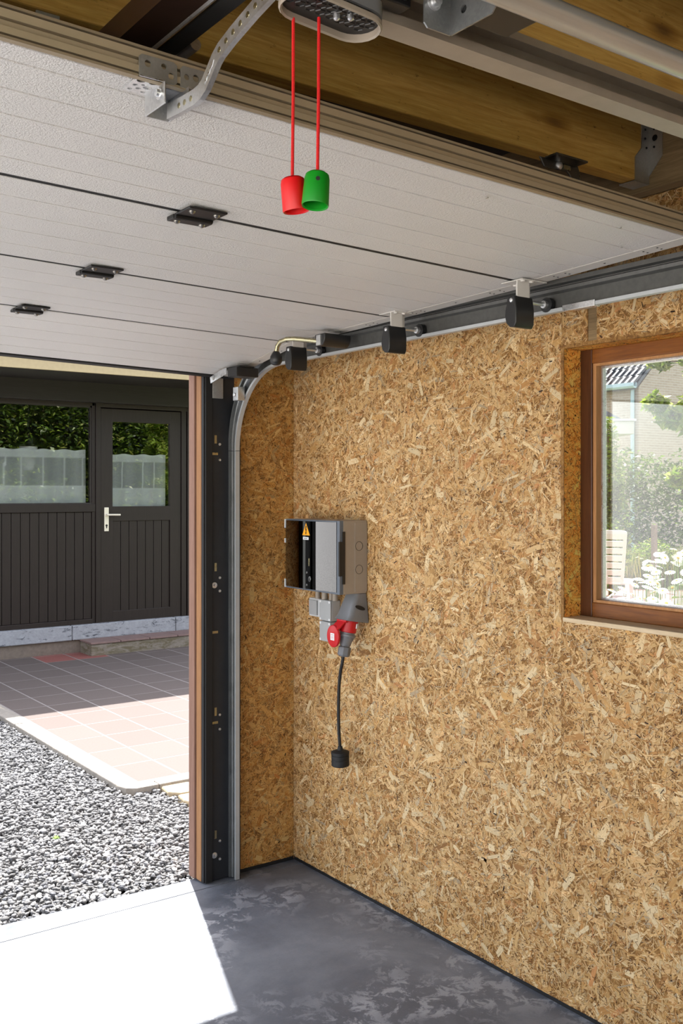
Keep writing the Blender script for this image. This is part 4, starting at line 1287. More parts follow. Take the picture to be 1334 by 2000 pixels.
# gravel stones
def ico():
    bm = bmesh.new()
    bmesh.ops.create_icosphere(bm, subdivisions=1, radius=1)
    v = np.array([tuple(q.co) for q in bm.verts]); f = np.array([[q.index for q in x.verts] for x in bm.faces])
    bm.free()
    return v, f
IV, IF = ico()
def stone_shape(rng):
    v = IV * rng.uniform(0.75, 1.25, (len(IV), 1))
    return v * np.array([rng.uniform(0.8, 1.3), rng.uniform(0.6, 0.95), rng.uniform(0.32, 0.6)])
def gravel(N, region, zf, seed, rmin=0.007, rmax=0.015):
    rng = np.random.default_rng(seed)
    P = np.empty((0, 2))
    while len(P) < N:
        q = np.stack([rng.uniform(-1.5, 4.2, N * 2), rng.uniform(3.74, 7.4, N * 2)], 1)
        P = np.concatenate([P, q[region(q)]])
    P = P[:N]
    r = rng.uniform(rmin, rmax, N) * rng.choice([1, 1, 1, 1.35], N)
    ang = rng.uniform(0, 2 * math.pi, N)
    tilt = rng.normal(0, 0.45, N); az = rng.uniform(0, 2 * math.pi, N)
    SH = np.stack([stone_shape(rng) for _ in range(24)])
    V = SH[rng.integers(0, 24, N)] * r[:, None, None]
    c, s = np.cos(ang)[:, None], np.sin(ang)[:, None]
    x = V[..., 0] * c - V[..., 1] * s; y = V[..., 0] * s + V[..., 1] * c; z = V[..., 2]
    ct, st_ = np.cos(tilt)[:, None], np.sin(tilt)[:, None]
    y, z = y * ct - z * st_, y * st_ + z * ct
    c, s = np.cos(az)[:, None], np.sin(az)[:, None]
    x, y = x * c - y * s, x * s + y * c
    zz = zf(P, rng)
    V = np.stack([x + P[:, 0:1], y + P[:, 1:2], z + zz[:, None]], -1)
    F = (IF[None] + (np.arange(N) * len(IV))[:, None, None]).reshape(-1, 3)
    g = rng.choice([0.10, 0.13, 0.165, 0.205, 0.26, 0.36], N, p=[.14, .24, .26, .18, .13, .05]) * rng.normal(1, 0.1, N).clip(.7, 1.3)
    col = np.stack([g * 0.985, g * 0.995, g * 1.03], 1)
    return V.reshape(-1, 3), F, np.repeat(col, len(IV), 0)
def reg_near(q):
    x, y = q[:, 0], q[:, 1]
    yt = 3.90 - (x + 3.3) * (0.18 / 5.9)
    ok = (x < 2.205) & (y > yt + 0.004) & (x > 0.7 + (y - 3.75) * 0.0)
    ok |= (x >= 2.205) & (x < 3.0) & (y > yt + 0.004) & (y < 5.03 + (x - 2.3) * 0.0)
    return ok
def reg_far(q):
    x, y = q[:, 0], q[:, 1]
    yt = 3.90 - (x + 3.3) * (0.18 / 5.9)
    return (x < 0.7) & (y > yt + 0.004) | (x >= 3.0) & (y < 5.02) & (y > yt)
V, F, Cc = gravel(30000, reg_near, lambda P, rng: gz + rng.uniform(-0.012, 0.010, len(P)), 5)
raw_mesh('gravel', V, F, 3, 'gravel_stuff', gb, Cc)['kind'] = 'stuff'
V, F, Cc = gravel(12000, reg_far, lambda P, rng: gz + rng.uniform(-0.012, 0.006, len(P)), 6, 0.010, 0.020)
raw_mesh('gravel', V, F, 3, 'gravel_stuff', gb, Cc)['kind'] = 'stuff'
# the 300 nearest pebbles lie on top as single stones
rng = np.random.default_rng(9)
pro = []
for i in range(8):
    k = MB().add((stone_shape(rng) * 0.0125).tolist(), IF.tolist())
    me = bpy.data.meshes.new('stone')
    me.from_pydata(k.v, [], k.f)
    me.materials.append(MATS['stone_grey'])
    pro.append(me)
cnt = 0
while cnt < 300:
    x = rnd.uniform(1.02, 2.02); y = rnd.uniform(3.76, 4.35)
    yt = 3.90 - (x + 3.3) * (0.18 / 5.9)
    if y < yt + 0.02 or x * 1.93 / 3.7 > y * 0.6:
        continue
    o = bpy.data.objects.new('stone', rnd.choice(pro))
    link(o, (x, y, gz + 0.012), gb)
    o.rotation_euler = (rnd.gauss(0, .35), rnd.gauss(0, .35), rnd.uniform(0, 6.28))
    sx = rnd.uniform(0.75, 1.3)
    o.scale = (sx, sx, sx)
    cnt += 1

# tiled patio with mortar bed, white curb and single tiles
pt = struct(MB().prism([(2.26, 5.10, -0.075), (7.15, 5.10, -0.075), (7.15, 9.6, -0.075), (2.26, 9.6, -0.075)], (0, 0, 0.0749)).build('patio', 'mortar'))
cb = MB().prism([(2.205, 5.12, -0.07), (2.222, 5.065, -0.07), (2.27, 5.03, -0.07), (2.40, 5.03, -0.07), (2.40, 5.125, -0.07), (2.322, 5.135, -0.07), (2.318, 5.15, -0.07), (2.318, 5.9, -0.07), (2.205, 5.9, -0.07)], (0, 0, 0.071))
lab(cb.build('curb_stone', 'curb_white', pt, bevel=0.006), 'white corner curb stone')
for (a, b_) in ((5.906, 6.9), (6.906, 7.9), (7.906, 8.9), (8.906, 9.75)):
    MB().box(2.205 + rnd.uniform(-.004, .004), 2.318, a, b_, -0.07, 0.001 + rnd.uniform(-.002, .002)).build('curb_stone', 'curb_white', pt, bevel=0.006)
for (a, b_) in ((2.406, 3.3), (3.306, 4.3), (4.306, 5.6)):
    MB().box(a, b_, 5.03, 5.13, -0.07, 0.001 + rnd.uniform(-.002, .002)).build('curb_stone', 'curb_white', pt, bevel=0.006)
tproto = {}
def tile(x0, x1, y0, y1, mat='paving_tile_pink'):
    key = (round(x1 - x0, 3), round(y1 - y0, 3), mat)
    zt = 0.0005 + rnd.uniform(-0.0003, 0.0004)
    c = ((x0 + x1) / 2, (y0 + y1) / 2, -0.02 + zt)
    if key not in tproto:
        tproto[key] = MB().box(x0, x1, y0, y1, -0.02, 0.0).build('tile', mat, pt)
        return tproto[key]
    return share('tile', tproto[key], c, pt)
xs_ = [2.322, 2.585, 2.90, 3.22, 3.54, 3.86, 4.18, 4.50, 4.82, 5.14, 5.46, 5.78, 6.1, 6.42, 6.74, 7.06]
ys_ = [5.14 + 0.367 * i for i in range(15)]
for i in range(len(xs_) - 1):
    for j_ in range(len(ys_) - 1):
        x0, x1, y0, y1 = xs_[i], xs_[i + 1], ys_[j_], ys_[j_ + 1]
        if y0 > 9.25 and x0 > 3.7 or y0 > 9.9:
            continue
        g = 0.0075 if i % 2 else 0.0060
        mt = 'paving_tile_red' if (y0 > 8.95 and 3.1 < x0 < 3.6) or (y0 > 9.2 and x0 < 2.4) else 'paving_tile_pink'
        tile(x0 + g, x1 - g, y0 + 0.005, min(y1 - 0.005, 10.18), mt)
# two cream paving stones beside the patio corner
for q, (pts, lb_) in enumerate((([(2.405, 5.015), (2.39, 4.90), (2.44, 4.845), (2.56, 4.835), (2.60, 4.98), (2.56, 5.012)], 'cream stone slab against the patio corner, farther of the two'),
                                ([(2.41, 4.825), (2.395, 4.72), (2.43, 4.63), (2.56, 4.615), (2.60, 4.80), (2.50, 4.825)], 'cream stone slab half behind the timber jamb, nearer of the two'))):
    tag(MB().prism([(x, y, -0.06) for x, y in pts], (0, 0, 0.052)).build('paving_slab', 'cream_stone', bevel=0.01), lb_, 'paving stone')
# weed in the gravel
wv, wf_, wc = [], [], []
k = MB()
for i in range(9):
    a = i * 0.7; l = 0.018 + 0.006 * (i % 3)
    p = Vector((1.6575, 4.58, gz + 0.012))
    d = Vector((math.cos(a), math.sin(a), 0.5 + 0.2 * (i % 2))).normalized()
    s_ = Vector((-math.sin(a), math.cos(a), 0)) * 0.006
    k.add([p, p + d * l * 0.5 + s_, p + d * l, p + d * l * 0.5 - s_], [(0, 1, 2, 3)])
tag(k.build('weed', 'stem_green'), 'tiny green weed growing alone in the grey gravel', 'plant')

# ================================================================== HOUSE ACROSS THE YARD
YF = 9.62
KF = YF / 10.25
def HX(x): return x * KF
def HZ(z): return 1.62 + (z - 1.62) * KF
house = thing('house', (3.0, 10.5, 0), 'dark brown timber house front across the paved yard, with stone plinth and cream eaves board', 'house')
WZ0, WZ1 = HZ(1.47), HZ(2.525)
XM0, XM1 = HX(4.106), HX(4.205)      # mullion
XD1 = HX(5.16)
HXR = 6.3
# shell with a dark room behind the panes
k = MB()
k.box(HX(5.285), HXR, YF, YF + 0.2, 0.25, 2.9)
k.box(-2.0, 1.3, YF, YF + 0.2, 0.25, 2.9)
k.box(-2.0, HXR, YF + 0.05, YF + 0.2, HZ(2.56), 2.9)
k.box(-2.0, HXR, 13.0, 13.2, 0, 2.9).box(-2.2, -2.0, YF, 13.2, 0, 2.9).box(HXR, HXR + 0.2, YF, 13.2, 0, 2.9)
lab(k.build('house_wall', 'brown_paint', house), 'dark brown walls')
MB().box(-2.0, HXR, YF + 0.2, 13.0, 0.1, 0.22).build('inner_floor', 'dark_interior', house)
MB().box(-2.0, HXR, YF - 0.02, 13.0, 2.78, 2.86).build('inner_ceiling', 'dark_interior', house)
lab(MB().box(-2.2, HXR + 0.2, 9.50, YF, HZ(2.555), 2.80).build('facade_beam', 'brown_paint_h', house, bevel=0.004), 'black-brown beam over the windows')
lab(MB().box(-2.4, HXR + 0.4, 8.56, YF + 0.1, 2.69, 2.71).build('soffit', 'brown_paint_h', house), 'dark soffit under the eaves')
lab(MB().box(-2.4, HXR + 0.4, 8.535, 8.56, 2.668, 2.80).build('eaves_board', 'cream_paint', house, bevel=0.003), 'cream painted eaves board')
MB().prism([(-2.4, 8.50, 2.80), (-2.4, 12.0, 4.2), (-2.4, 15.5, 2.8)], (HXR + 2.8, 0, 0)).build('roof', 'roof_tile_dark', house)
# plinth stones
for i, (a, b_) in enumerate(((-2.2, 0.4), (0.406, 2.0), (2.006, 3.620), (3.626, 4.75), (4.756, HXR + 0.2))):
    lab(MB().box(a, b_, 9.555, YF + 0.06, 0.128, HZ(0.185)).build('sill_stone', 'bluestone', house, bevel=0.008), 'blue-grey sill stone with dark stains')
lab(MB().box(-2.2, HXR + 0.2, 9.585, YF + 0.05, -0.07, 0.126).build('plinth', 'plinth_stone', house), 'brownish plinth under the sill stones')
stp = thing('doorstep', (4.7, 9.43, 0), 'low concrete doorstep with red-brown tiles in front of the brown door', 'step')
lab(MB().box(3.712, 5.9, 9.285, 9.582, -0.07, 0.112).build('step_block', 'weathered_concrete', stp, bevel=0.012), 'weathered crumbling concrete block')
xx = 3.705
for i in range(7):
    MB().box(xx, xx + 0.305, 9.275, 9.58, 0.113, 0.132).build('step_tile', 'step_tile_brown', stp, bevel=0.003)
    xx += 0.312

# window left of the door (thing of its own)
hw = thing('house_window', (2.9, YF, 0.25), 'wide dark-framed house window with vertical boards below it, left of the brown door', 'window')
k = MB()
k.box(1.3, XM0 + 0.03, YF, YF + 0.07, WZ1, HZ(2.56)).box(1.3, XM0 + 0.03, YF - 0.01, YF + 0.07, HZ(1.385), WZ0).box(XM0, XM0 + 0.034, YF, YF + 0.07, HZ(0.19), HZ(2.56))
k.box(1.3, XM0, YF - 0.012, YF + 0.06, HZ(0.165), HZ(0.235)).box(1.3, 1.34, YF, YF + 0.07, HZ(0.19), HZ(2.56))
lab(k.build('frame', 'brown_paint', hw, bevel=0.003), 'dark brown frame')
k = MB()
k.box(1.3, XM0, YF + 0.012, YF + 0.03, WZ1 - 0.018, WZ1).box(XM0 - 0.016, XM0, YF + 0.012, YF + 0.03, WZ0, WZ1).box(1.3, XM0, YF + 0.005, YF + 0.03, WZ0, WZ0 + 0.012)
k.build('bead', 'mirror_trim', hw)
MB().box(1.34, XM0 - 0.004, YF + 0.034, YF + 0.039, WZ0, WZ1).build('pane', 'house_glass', hw)
MB().box(1.3, XM0 + 0.02, YF + 0.034, YF + 0.05, HZ(0.2), HZ(1.39)).build('backing_board', 'brown_paint', hw)
x = XM0 - 0.003
pw = 0.0960 * KF
while x > 1.36:
    MB().box(x - pw + 0.006, x, YF + 0.008 + rnd.uniform(0, .002), YF + 0.034, HZ(0.236), HZ(1.384)).build('plank', 'brown_paint', hw, bevel=0.003)
    x -= pw
# house door
hd = thing('house_door', (HX(4.7), YF, 0.25), 'dark brown house door with glazed top, boarded lower panel and brass-coloured handle', 'door')
k = MB()
k.box(XM0 + 0.036, XM1 - 0.006, YF - 0.012, YF + 0.07, HZ(0.17), HZ(2.56)).box(XD1 + 0.004, HX(5.225), YF - 0.012, YF + 0.07, HZ(0.17), HZ(2.545)).box(HX(5.235), HX(5.285), YF - 0.02, YF + 0.07, HZ(0.17), HZ(2.56))
k.box(XM0 + 0.036, HX(5.285), YF - 0.014, YF + 0.07, HZ(2.515), HZ(2.56))
lab(k.build('door_frame', 'brown_paint', hd, bevel=0.003), 'stepped dark frame')
lab(MB().box(XM0 + 0.036, HX(5.285), YF - 0.022, YF + 0.01, HZ(2.558), HZ(2.570)).build('drip_rail', 'galvanised_dull', hd), 'thin grey drip rail over the door')
GX0, GX1 = HX(4.34), HX(5.013)
k = MB()
k.box(XM1, GX0, YF, YF + 0.045, HZ(0.16), HZ(2.505)).box(GX1 + 0.012, XD1, YF, YF + 0.045, HZ(0.16), HZ(2.505))
k.box(GX0, GX1 + 0.012, YF, YF + 0.045, HZ(2.365), HZ(2.505)).box(GX0, GX1 + 0.012, YF, YF + 0.045, HZ(1.28), HZ(1.44)).box(GX0, GX1 + 0.012, YF, YF + 0.045, HZ(0.16), HZ(0.30))
lab(k.build('door_leaf', 'brown_paint', hd, bevel=0.003), 'rails and stiles of the door leaf')
MB().box(GX0 - 0.005, GX1 + 0.016, YF + 0.022, YF + 0.027, HZ(1.435), HZ(2.37)).build('pane', 'house_glass', hd)
x = GX0
pw = (GX1 + 0.012 - GX0) / 7
for i in range(7):
    MB().box(x + 0.003, x + pw - 0.003, YF + 0.012, YF + 0.032, HZ(0.295), HZ(1.285)).build('plank', 'brown_paint', hd, bevel=0.003)
    x += pw
MB().box(GX0, GX1 + 0.012, YF + 0.030, YF + 0.04, HZ(0.29), HZ(1.29)).build('backing_board', 'mirror_trim', hd)
hp_ = lab(MB().box(HX(4.241), HX(4.292), YF - 0.010, YF, HZ(1.172), HZ(1.431)).build('handle_plate', 'white_metal', hd, bevel=0.004), 'cream metal handle plate')
lab(MB().tube([(HX(4.266), YF - 0.008, HZ(1.352)), (HX(4.266), YF - 0.045, HZ(1.352)), (HX(4.275), YF - 0.052, HZ(1.352)), (HX(4.405), YF - 0.052, HZ(1.350))], 0.010, 12).build('handle', 'white_metal', hp_, smooth=True), 'lever handle')
k = MB().lathe((HX(4.266), YF - 0.0095, HZ(1.352)), (0, -1, 0), [(0, 0.018), (0.004, 0.017), (0.005, 0.012)], 16)
k.build('rose', 'white_metal', hp_)
MB().lathe((HX(4.266), YF - 0.0098, HZ(1.235)), (0, -1, 0), [(0, 0.012), (0.003, 0.011)], 14).box(HX(4.266) - 0.005, HX(4.266) + 0.005, YF - 0.0125, YF - 0.009, HZ(1.205), HZ(1.235)).build('keyhole', 'black_print', hp_)
# net curtains
def curtain(x0, x1, ztop, zb_top, zbot, y, label, folds):
    nx, nz = 160, 40
    X = np.linspace(x0, x1, nx); Z = np.linspace(zbot, ztop, nz)
    gx, gz_ = np.meshgrid(X, Z)
    gy = y + 0.012 * np.sin(gx * 34 + 2 * np.sin(gx * 5)) * (0.4 + 0.6 * (ztop - gz_) / (ztop - zbot))
    gz_ = gz_ + 0.006 * np.sin(gx * 30) * (gz_ > ztop - 0.02)
    al = np.full(gx.shape, 0.50)
    al[gz_ > ztop - 0.075] = 0.86
    al[gz_ > ztop - 0.020] = 0.95
    al[gz_ < zb_top] = 0.90
    al[(gz_ < zb_top + 0.006) & (gz_ > zb_top - 0.010)] = 0.97
    for f in folds:
        al = np.where(np.abs(gx - f - 0.02 * (gz_ - ztop)) < 0.008, np.maximum(al, 0.85), al)
    al = al + 0.05 * np.sin(gx * 34)
    V = np.stack([gx, gy, gz_], -1).reshape(-1, 3)
    i = np.arange(nz - 1)[:, None] * nx + np.arange(nx - 1)[None]
    F = np.stack([i, i + 1, i + nx + 1, i + nx], -1).reshape(-1, 4)
    o = raw_mesh('net_curtain', V, F, 4, 'net_curtain', None, np.repeat(al.reshape(-1, 1), 3, 1).clip(0, 1), None, True)
    tag(o, label, 'curtain')
yc_ = YF + 0.13
def CZ(z): return 1.62 + (z - 1.62) * yc_ / 10.4
curtain(1.36, XM0 - 0.02, CZ(2.052), CZ(1.655), CZ(1.44), yc_, 'white net half-curtain behind the wide house window', (2.45, 2.75, 3.02, 3.18, 3.40, 3.62, 3.81))
curtain(GX0 + 0.005, GX1 + 0.005, CZ(2.015), CZ(1.635), CZ(1.42), yc_ - 0.04, 'white net half-curtain behind the glass of the brown door', (4.22, 4.45, 4.58))
pend = thing('pendant_lamp', (3.27, 9.9, 1.82), 'white bucket-shaped lamp behind the net curtain of the wide house window', 'lamp')
lab(MB().lathe((3.30, 9.9, 2.06), (0, 0, -1), [(0, 0.088), (0.02, 0.088), (0.15, 0.070), (0.152, 0.060), (0.24, 0.052), (0.242, 0.0)], 24).build('shade', 'petal_white', pend, smooth=True), 'white shade')
lab(MB().lathe((3.30, 9.9, 2.055), (0, 0, 1), [(0, 0.105), (0.012, 0.108), (0.022, 0.06), (0.05, 0.012), (0.70, 0.006)], 24).build('lid', 'dark_interior', pend, smooth=True), 'dark lid and hanging rod')

# ================================================================== PLANTS
def leaves(blobs, N, size, seed, cols, flat=0.3, name='foliage', parent=None, droop=0.0):
    """blobs: (cx,cy,cz,rx,ry,rz,weight)"""
    rng = np.random.default_rng(seed)
    B = np.array(blobs, dtype=float)
    w = B[:, 6] / B[:, 6].sum()
    b = B[rng.choice(len(B), N, p=w)]
    d = rng.normal(size=(N, 3)); d /= np.linalg.norm(d, axis=1)[:, None]
    r = rng.uniform(0.25, 1.0, N) ** 0.5
    P = b[:, :3] + d * r[:, None] * b[:, 3:6]
    L = rng.uniform(0.6, 1.25, N) * size
    ax = rng.normal(size=(N, 3)); ax[:, 2] = ax[:, 2] * 0.5 - droop
    ax /= np.linalg.norm(ax, axis=1)[:, None]
    up = rng.normal(size=(N, 3)) * 0.7 + np.array([0, 0, 1.0]) + d * 0.5
    sd = np.cross(ax, up); sd /= np.linalg.norm(sd, axis=1)[:, None]
    nn = np.cross(sd, ax)
    W = L * rng.uniform(0.32, 0.48, N)
    A = P - ax * (L / 2)[:, None]
    T = P + ax * (L / 2)[:, None] - nn * (L * 0.12)[:, None]
    S1 = P + sd * (W / 2)[:, None] + nn * (L * 0.06)[:, None] - ax * (L * .08)[:, None]
    S2 = P - sd * (W / 2)[:, None] + nn * (L * 0.06)[:, None] - ax * (L * .08)[:, None]
    V = np.stack([A, S1, T, S2], 1).reshape(-1, 3)
    F = np.arange(N * 4).reshape(N, 4)
    C_ = np.array([rgb(*c)[:3] for c in cols])
    c = C_[rng.integers(0, len(C_), N)] * rng.uniform(0.7, 1.3, (N, 1))
    o = raw_mesh(name, V, F, 4, 'leaf', parent, np.repeat(c, 4, 0).clip(0, 1))
    o['kind'] = 'stuff'
    return o
GREEN = ((70, 96, 36), (90, 114, 44), (54, 78, 30), (106, 128, 52))
LIGHT = ((116, 140, 50), (136, 154, 66), (98, 126, 42), (152, 158, 86))
DARK = ((46, 66, 30), (58, 78, 36), (36, 52, 26), (72, 92, 42))
def plant(name, base, blobs, N, size, seed, cols, label, cat, stems, droop=0.0, group=None):
    t = thing(name, base, label, cat, group)
    leaves(blobs, N, size, seed, cols, parent=t, droop=droop)
    m = MB()
    for path, r0 in stems:
        n = len(path)
        m.tube(path, [r0 * (1 - 0.7 * i / (n - 1)) for i in range(n)], 7)
    m.build('trunk', 'bark', t, smooth=True)
    return t
# tall hedge beside the garage that mirrors in the house windows
hb_ = []
for i in range(13):
    for q in range(4):
        hb_.append((4.6 + i * 0.85 + rnd.uniform(-.3, .3), -2.6 + rnd.uniform(-.35, .35), 0.5 + q * 1.15 + rnd.uniform(-.2, .2), 0.85, 0.7, 0.8, 1))
plant('tall_hedge', (9.7, -2.6, -0.07), hb_, 52000, 0.135, 41, GREEN + LIGHT + DARK, 'tall leafy hedge beside the garage, seen mirrored in the house windows', 'hedge',
      [([(5 + i * 1.3, -2.7, -0.1), (5.1 + i * 1.3, -2.65, 2), (5 + i * 1.3, -2.6, 4.4)], 0.07) for i in range(8)])
struct(MB().box(4.0, 15.6, -3.6, -3.4, -0.07, 4.2).build('garden_wall', 'dark_fence'))
# hedge at the back of the garden (seen through the window)
hb2 = []
p0_, p1_ = Vector((13.4, 13.3)), Vector((18.6, 9.2))
for i in range(13):
    f = i / 12
    c = p0_.lerp(p1_, f)
    for q in range(3):
        hb2.append((c.x + rnd.uniform(-.2, .2), c.y + rnd.uniform(-.2, .2), 0.4 + q * 0.76 + rnd.uniform(-.15, .15), 0.5, 0.5, 0.56, 1))
plant('garden_hedge', (16, 11.2, -0.07), hb2, 20000, 0.11, 42, DARK + GREEN + GREEN, 'dense green hedge at the back of the garden, seen through the window', 'hedge',
      [([(c_.x, c_.y, -0.1), (c_.x + .1, c_.y, 1.0), (c_.x, c_.y + .1, 2.0)], 0.05) for c_ in [p0_.lerp(p1_, i / 6) for i in range(7)]])
# bush in full light at the left edge of the window view
plant('bush', (12.05, 10.05, -0.07), [(12.35, 9.98, 0.9, 0.30, 0.30, 0.9, 1), (12.3, 10.0, 1.7, 0.26, 0.26, 0.6, .8), (12.35, 10.05, 2.35, 0.16, 0.16, 0.45, .25)], 3000, 0.10, 43, GREEN + LIGHT, 'sunlit green bush right behind the garden chair', 'bush',
      [([(12.35, 10.0, -0.1), (12.35, 10.0, 1.4), (12.35, 10.05, 2.6)], 0.03)])
# low shrub and wild grass in front of the hedge
plant('shrub', (14.1, 10.5, -0.07), [(14.0, 10.45, 0.40, 0.42, 0.42, 0.42, 1), (14.5, 10.0, 0.32, 0.3, 0.3, 0.3, .6)], 2600, 0.07, 44, LIGHT + GREEN, 'round light green shrub at the edge of the red paving', 'bush', [([(14.1, 10.45, -0.1), (14.1, 10.45, 0.2), (14.1, 10.5, 0.5)], 0.03)])
def grass(name, n, px, py, h, seed, label):
    rng = np.random.default_rng(seed)
    x = rng.uniform(*px, n); y = rng.uniform(*py, n)
    return x, y
rng = np.random.default_rng(50)
n = 17000
f = rng.uniform(0, 1, n); s_ = rng.uniform(-1.6, -0.55, n)
base = np.stack([13.6 + 5 * f + s_ * 0.62, 12.4 - 4 * f + s_ * 0.78, np.full(n, -0.08)], 1)
h = rng.uniform(0.35, 0.78, n); lean = rng.normal(0, 0.10, (n, 2))
a = rng.uniform(0, math.pi, n)
side = np.stack([np.cos(a), np.sin(a), np.zeros(n)], 1) * 0.014
top = base + np.concatenate([lean, h[:, None]], 1)
V = np.stack([base - side, base + side, top], 1).reshape(-1, 3)
cc = np.array([rgb(*c)[:3] for c in ((134, 136, 76), (150, 144, 100), (110, 124, 62), (158, 148, 122))])[rng.integers(0, 4, n)]
go = raw_mesh('wild_grass', V, np.arange(n * 3).reshape(n, 3), 3, 'leaf', None, np.repeat(cc, 3, 0))
go['kind'] = 'stuff'
tag(go, 'pale wild grass growing in front of the garden hedge', 'grass')
# tree whose branches hang into the right of the window view
tb_ = [(6.93, 4.72, 2.22, .22, .22, .18, 1.3), (6.72, 5.0, 2.32, .09, .09, .09, .3), (6.86, 4.86, 1.72, .10, .10, .08, .35), (6.95, 4.74, 2.68, .16, .16, .08, .7), (6.98, 4.72, 1.62, .12, .12, .10, .5), (6.9, 4.8, 2.70, .14, .14, .06, .5), (6.80, 4.92, 2.20, .11, .11, .10, .45), (7.0, 4.7, 2.62, .25, .22, .14, .8), (6.75, 4.98, 2.64, .10, .12, .06, .25), (7.05, 4.6, 1.85, .16, .18, .12, .5), (7.0, 4.70, 1.70, .14, .14, .07, .3), (7.5, 4.2, 2.5, .5, .5, .6, 2.5), (7.6, 4.0, 3.3, .6, .6, .5, 2), (7.2, 4.4, 2.9, .3, .3, .2, .7)]
plant('garden_tree', (7.6, 4.0, -0.07), tb_, 3600, 0.105, 45, LIGHT, 'young tree with light yellow-green leaves hanging into the window view', 'tree',
      [([(7.6, 4.0, -0.1), (7.58, 4.02, 1.2), (7.5, 4.1, 2.4), (7.6, 4.0, 3.6)], 0.05), ([(7.55, 4.05, 1.7), (7.25, 4.4, 2.05), (6.95, 4.72, 2.2), (6.78, 4.93, 2.22)], 0.014), ([(7.5, 4.1, 2.2), (7.2, 4.45, 2.6), (6.75, 4.98, 2.66)], 0.014), ([(7.55, 4.05, 1.5), (7.2, 4.45, 1.72), (7.0, 4.7, 1.75)], 0.012)], droop=0.35)
# red brick terrace
bp = struct(MB().prism([(9.2, 8.6, -0.07), (11.4, 6.2, -0.07), (15.2, 9.0, -0.07), (12.9, 11.4, -0.07)], (0, 0, 0.06)).build('terrace', 'red_brick_paving'))
# garden chair
gc = thing('garden_chair', (10.45, 8.5, 0), 'pinkish white plastic garden chair with slotted high back, standing on red paving', 'chair')
fdir = Vector((0.84, 0.54, 0)).normalized()        # the chair faces away from the garage
sdir = Vector((-fdir.y, fdir.x, 0))
cb0 = Vector((10.52, 8.45, -0.01))
def cp(s, f, z): return cb0 + sdir * s + fdir * f + Vector((0, 0, z))
sl = []
zs = [0.42 + i * 0.095 for i in range(8)]
m = MB()
def half(z): return 0.118 + 0.058 * (z - 0.42) / 0.66
def back_f(z): return -0.02 - 0.20 * (z - 0.42)
def slab(s0a, s1a, za, s0b, s1b, zb, th=0.012):
    m.hexa([cp(s0a, back_f(za), za), cp(s1a, back_f(za), za), cp(s1a, back_f(za) + th, za), cp(s0a, back_f(za) + th, za)],
           [cp(s0b, back_f(zb), zb), cp(s1b, back_f(zb), zb), cp(s1b, back_f(zb) + th, zb), cp(s0b, back_f(zb) + th, zb)])
for s in (-1, 1):
    for i in range(10):
        za, zb = 0.40 + i * 0.066, 0.40 + (i + 1) * 0.066
        o0 = 0.0 if i < 9 else 0.0
        slab(min(s * half(za), s * (half(za) - 0.042)), max(s * half(za), s * (half(za) - 0.042)), za, min(s * half(zb), s * (half(zb) - 0.042)), max(s * half(zb), s * (half(zb) - 0.042)), zb, 0.03)
for i in range(7):
    za = 0.42 + i * 0.095
    zb = za + 0.074
    slab(-half(za) + 0.04, half(za) - 0.04, za, -half(zb) + 0.04, half(zb) - 0.04, zb)
pts = []
for i in range(13):
    a = math.pi * i / 12
    w = half(1.06) * (abs(math.cos(a)) ** 0.5) * (1 if math.cos(a) > 0 else -1)
    pts.append(cp(w, back_f(1.06), 1.055 + 0.055 * math.sin(a) ** 0.5 if 0 < i < 12 else 1.055))
m.prism(pts, fdir * 0.03)
lab(m.build('backrest', 'pink_white_plastic', gc, bevel=0.004), 'high slotted backrest')
m = MB()
m.hexa([cp(-.19, 0, .395), cp(.19, 0, .395), cp(.21, .45, .415), cp(-.21, .45, .415)], [cp(-.19, 0, .42), cp(.19, 0, .42), cp(.21, .45, .44), cp(-.21, .45, .44)])
m.build('seat', 'pink_white_plastic', gc, bevel=0.005)
for s in (-1, 1):
    MB().hexa([cp(s * .20 - .02, -.10, 0), cp(s * .20 + .02, -.10, 0), cp(s * .20 + .02, -.06, 0), cp(s * .20 - .02, -.06, 0)], [cp(s * .155 - .025, 0, .41), cp(s * .155 + .025, 0, .41), cp(s * .155 + .025, .06, .41), cp(s * .155 - .025, .06, .41)]).build('leg', 'pink_white_plastic', gc, bevel=0.004)
    MB().hexa([cp(s * .19 - .02, .46, 0), cp(s * .19 + .02, .46, 0), cp(s * .19 + .02, .50, 0), cp(s * .19 - .02, .50, 0)], [cp(s * .17 - .025, .40, .40), cp(s * .17 + .025, .40, .40), cp(s * .17 + .025, .45, .40), cp(s * .17 - .025, .45, .40)]).build('leg', 'pink_white_plastic', gc, bevel=0.004)
# ox-eye daisies
mp_ = MB()
for i in range(15):
    a = 2 * math.pi * i / 15
    d = Vector((math.cos(a), math.sin(a), 0)); s = Vector((-math.sin(a), math.cos(a), 0))
    l = 0.036
    mp_.add([d * 0.008, d * (l * .55) + s * 0.0062 + Vector((0, 0, .003)), d * l + s * 0.003 - Vector((0, 0, .004)), d * l - s * 0.003 - Vector((0, 0, .004)), d * (l * .55) - s * 0.0062 + Vector((0, 0, .003))], [(0, 1, 2, 3, 4)])
d0 = thing('oxeye_daisy', (5.9, 4.6, 0), 'tall white ox-eye daisy in the sunny bed outside the window', 'flower', 'ox-eye daisies outside the window')
dp = mp_.build('petals', 'petal_white', d0, origin=(0, 0, 0))
dc = MB().lathe((0, 0, -0.002), (0, 0, 1), [(0, 0.0085), (0.005, 0.0085), (0.008, 0.005), (0.009, 0)], 10).build('flower_centre', 'daisy_yellow', d0, smooth=True, origin=(0, 0, 0))
ds = MB().tube([(0, 0, -1.0), (0.02, 0.01, -0.5), (0, 0, 0)], [0.004, 0.003, 0.0025], 5).build('stem', 'stem_green', d0, origin=(0, 0, 0))
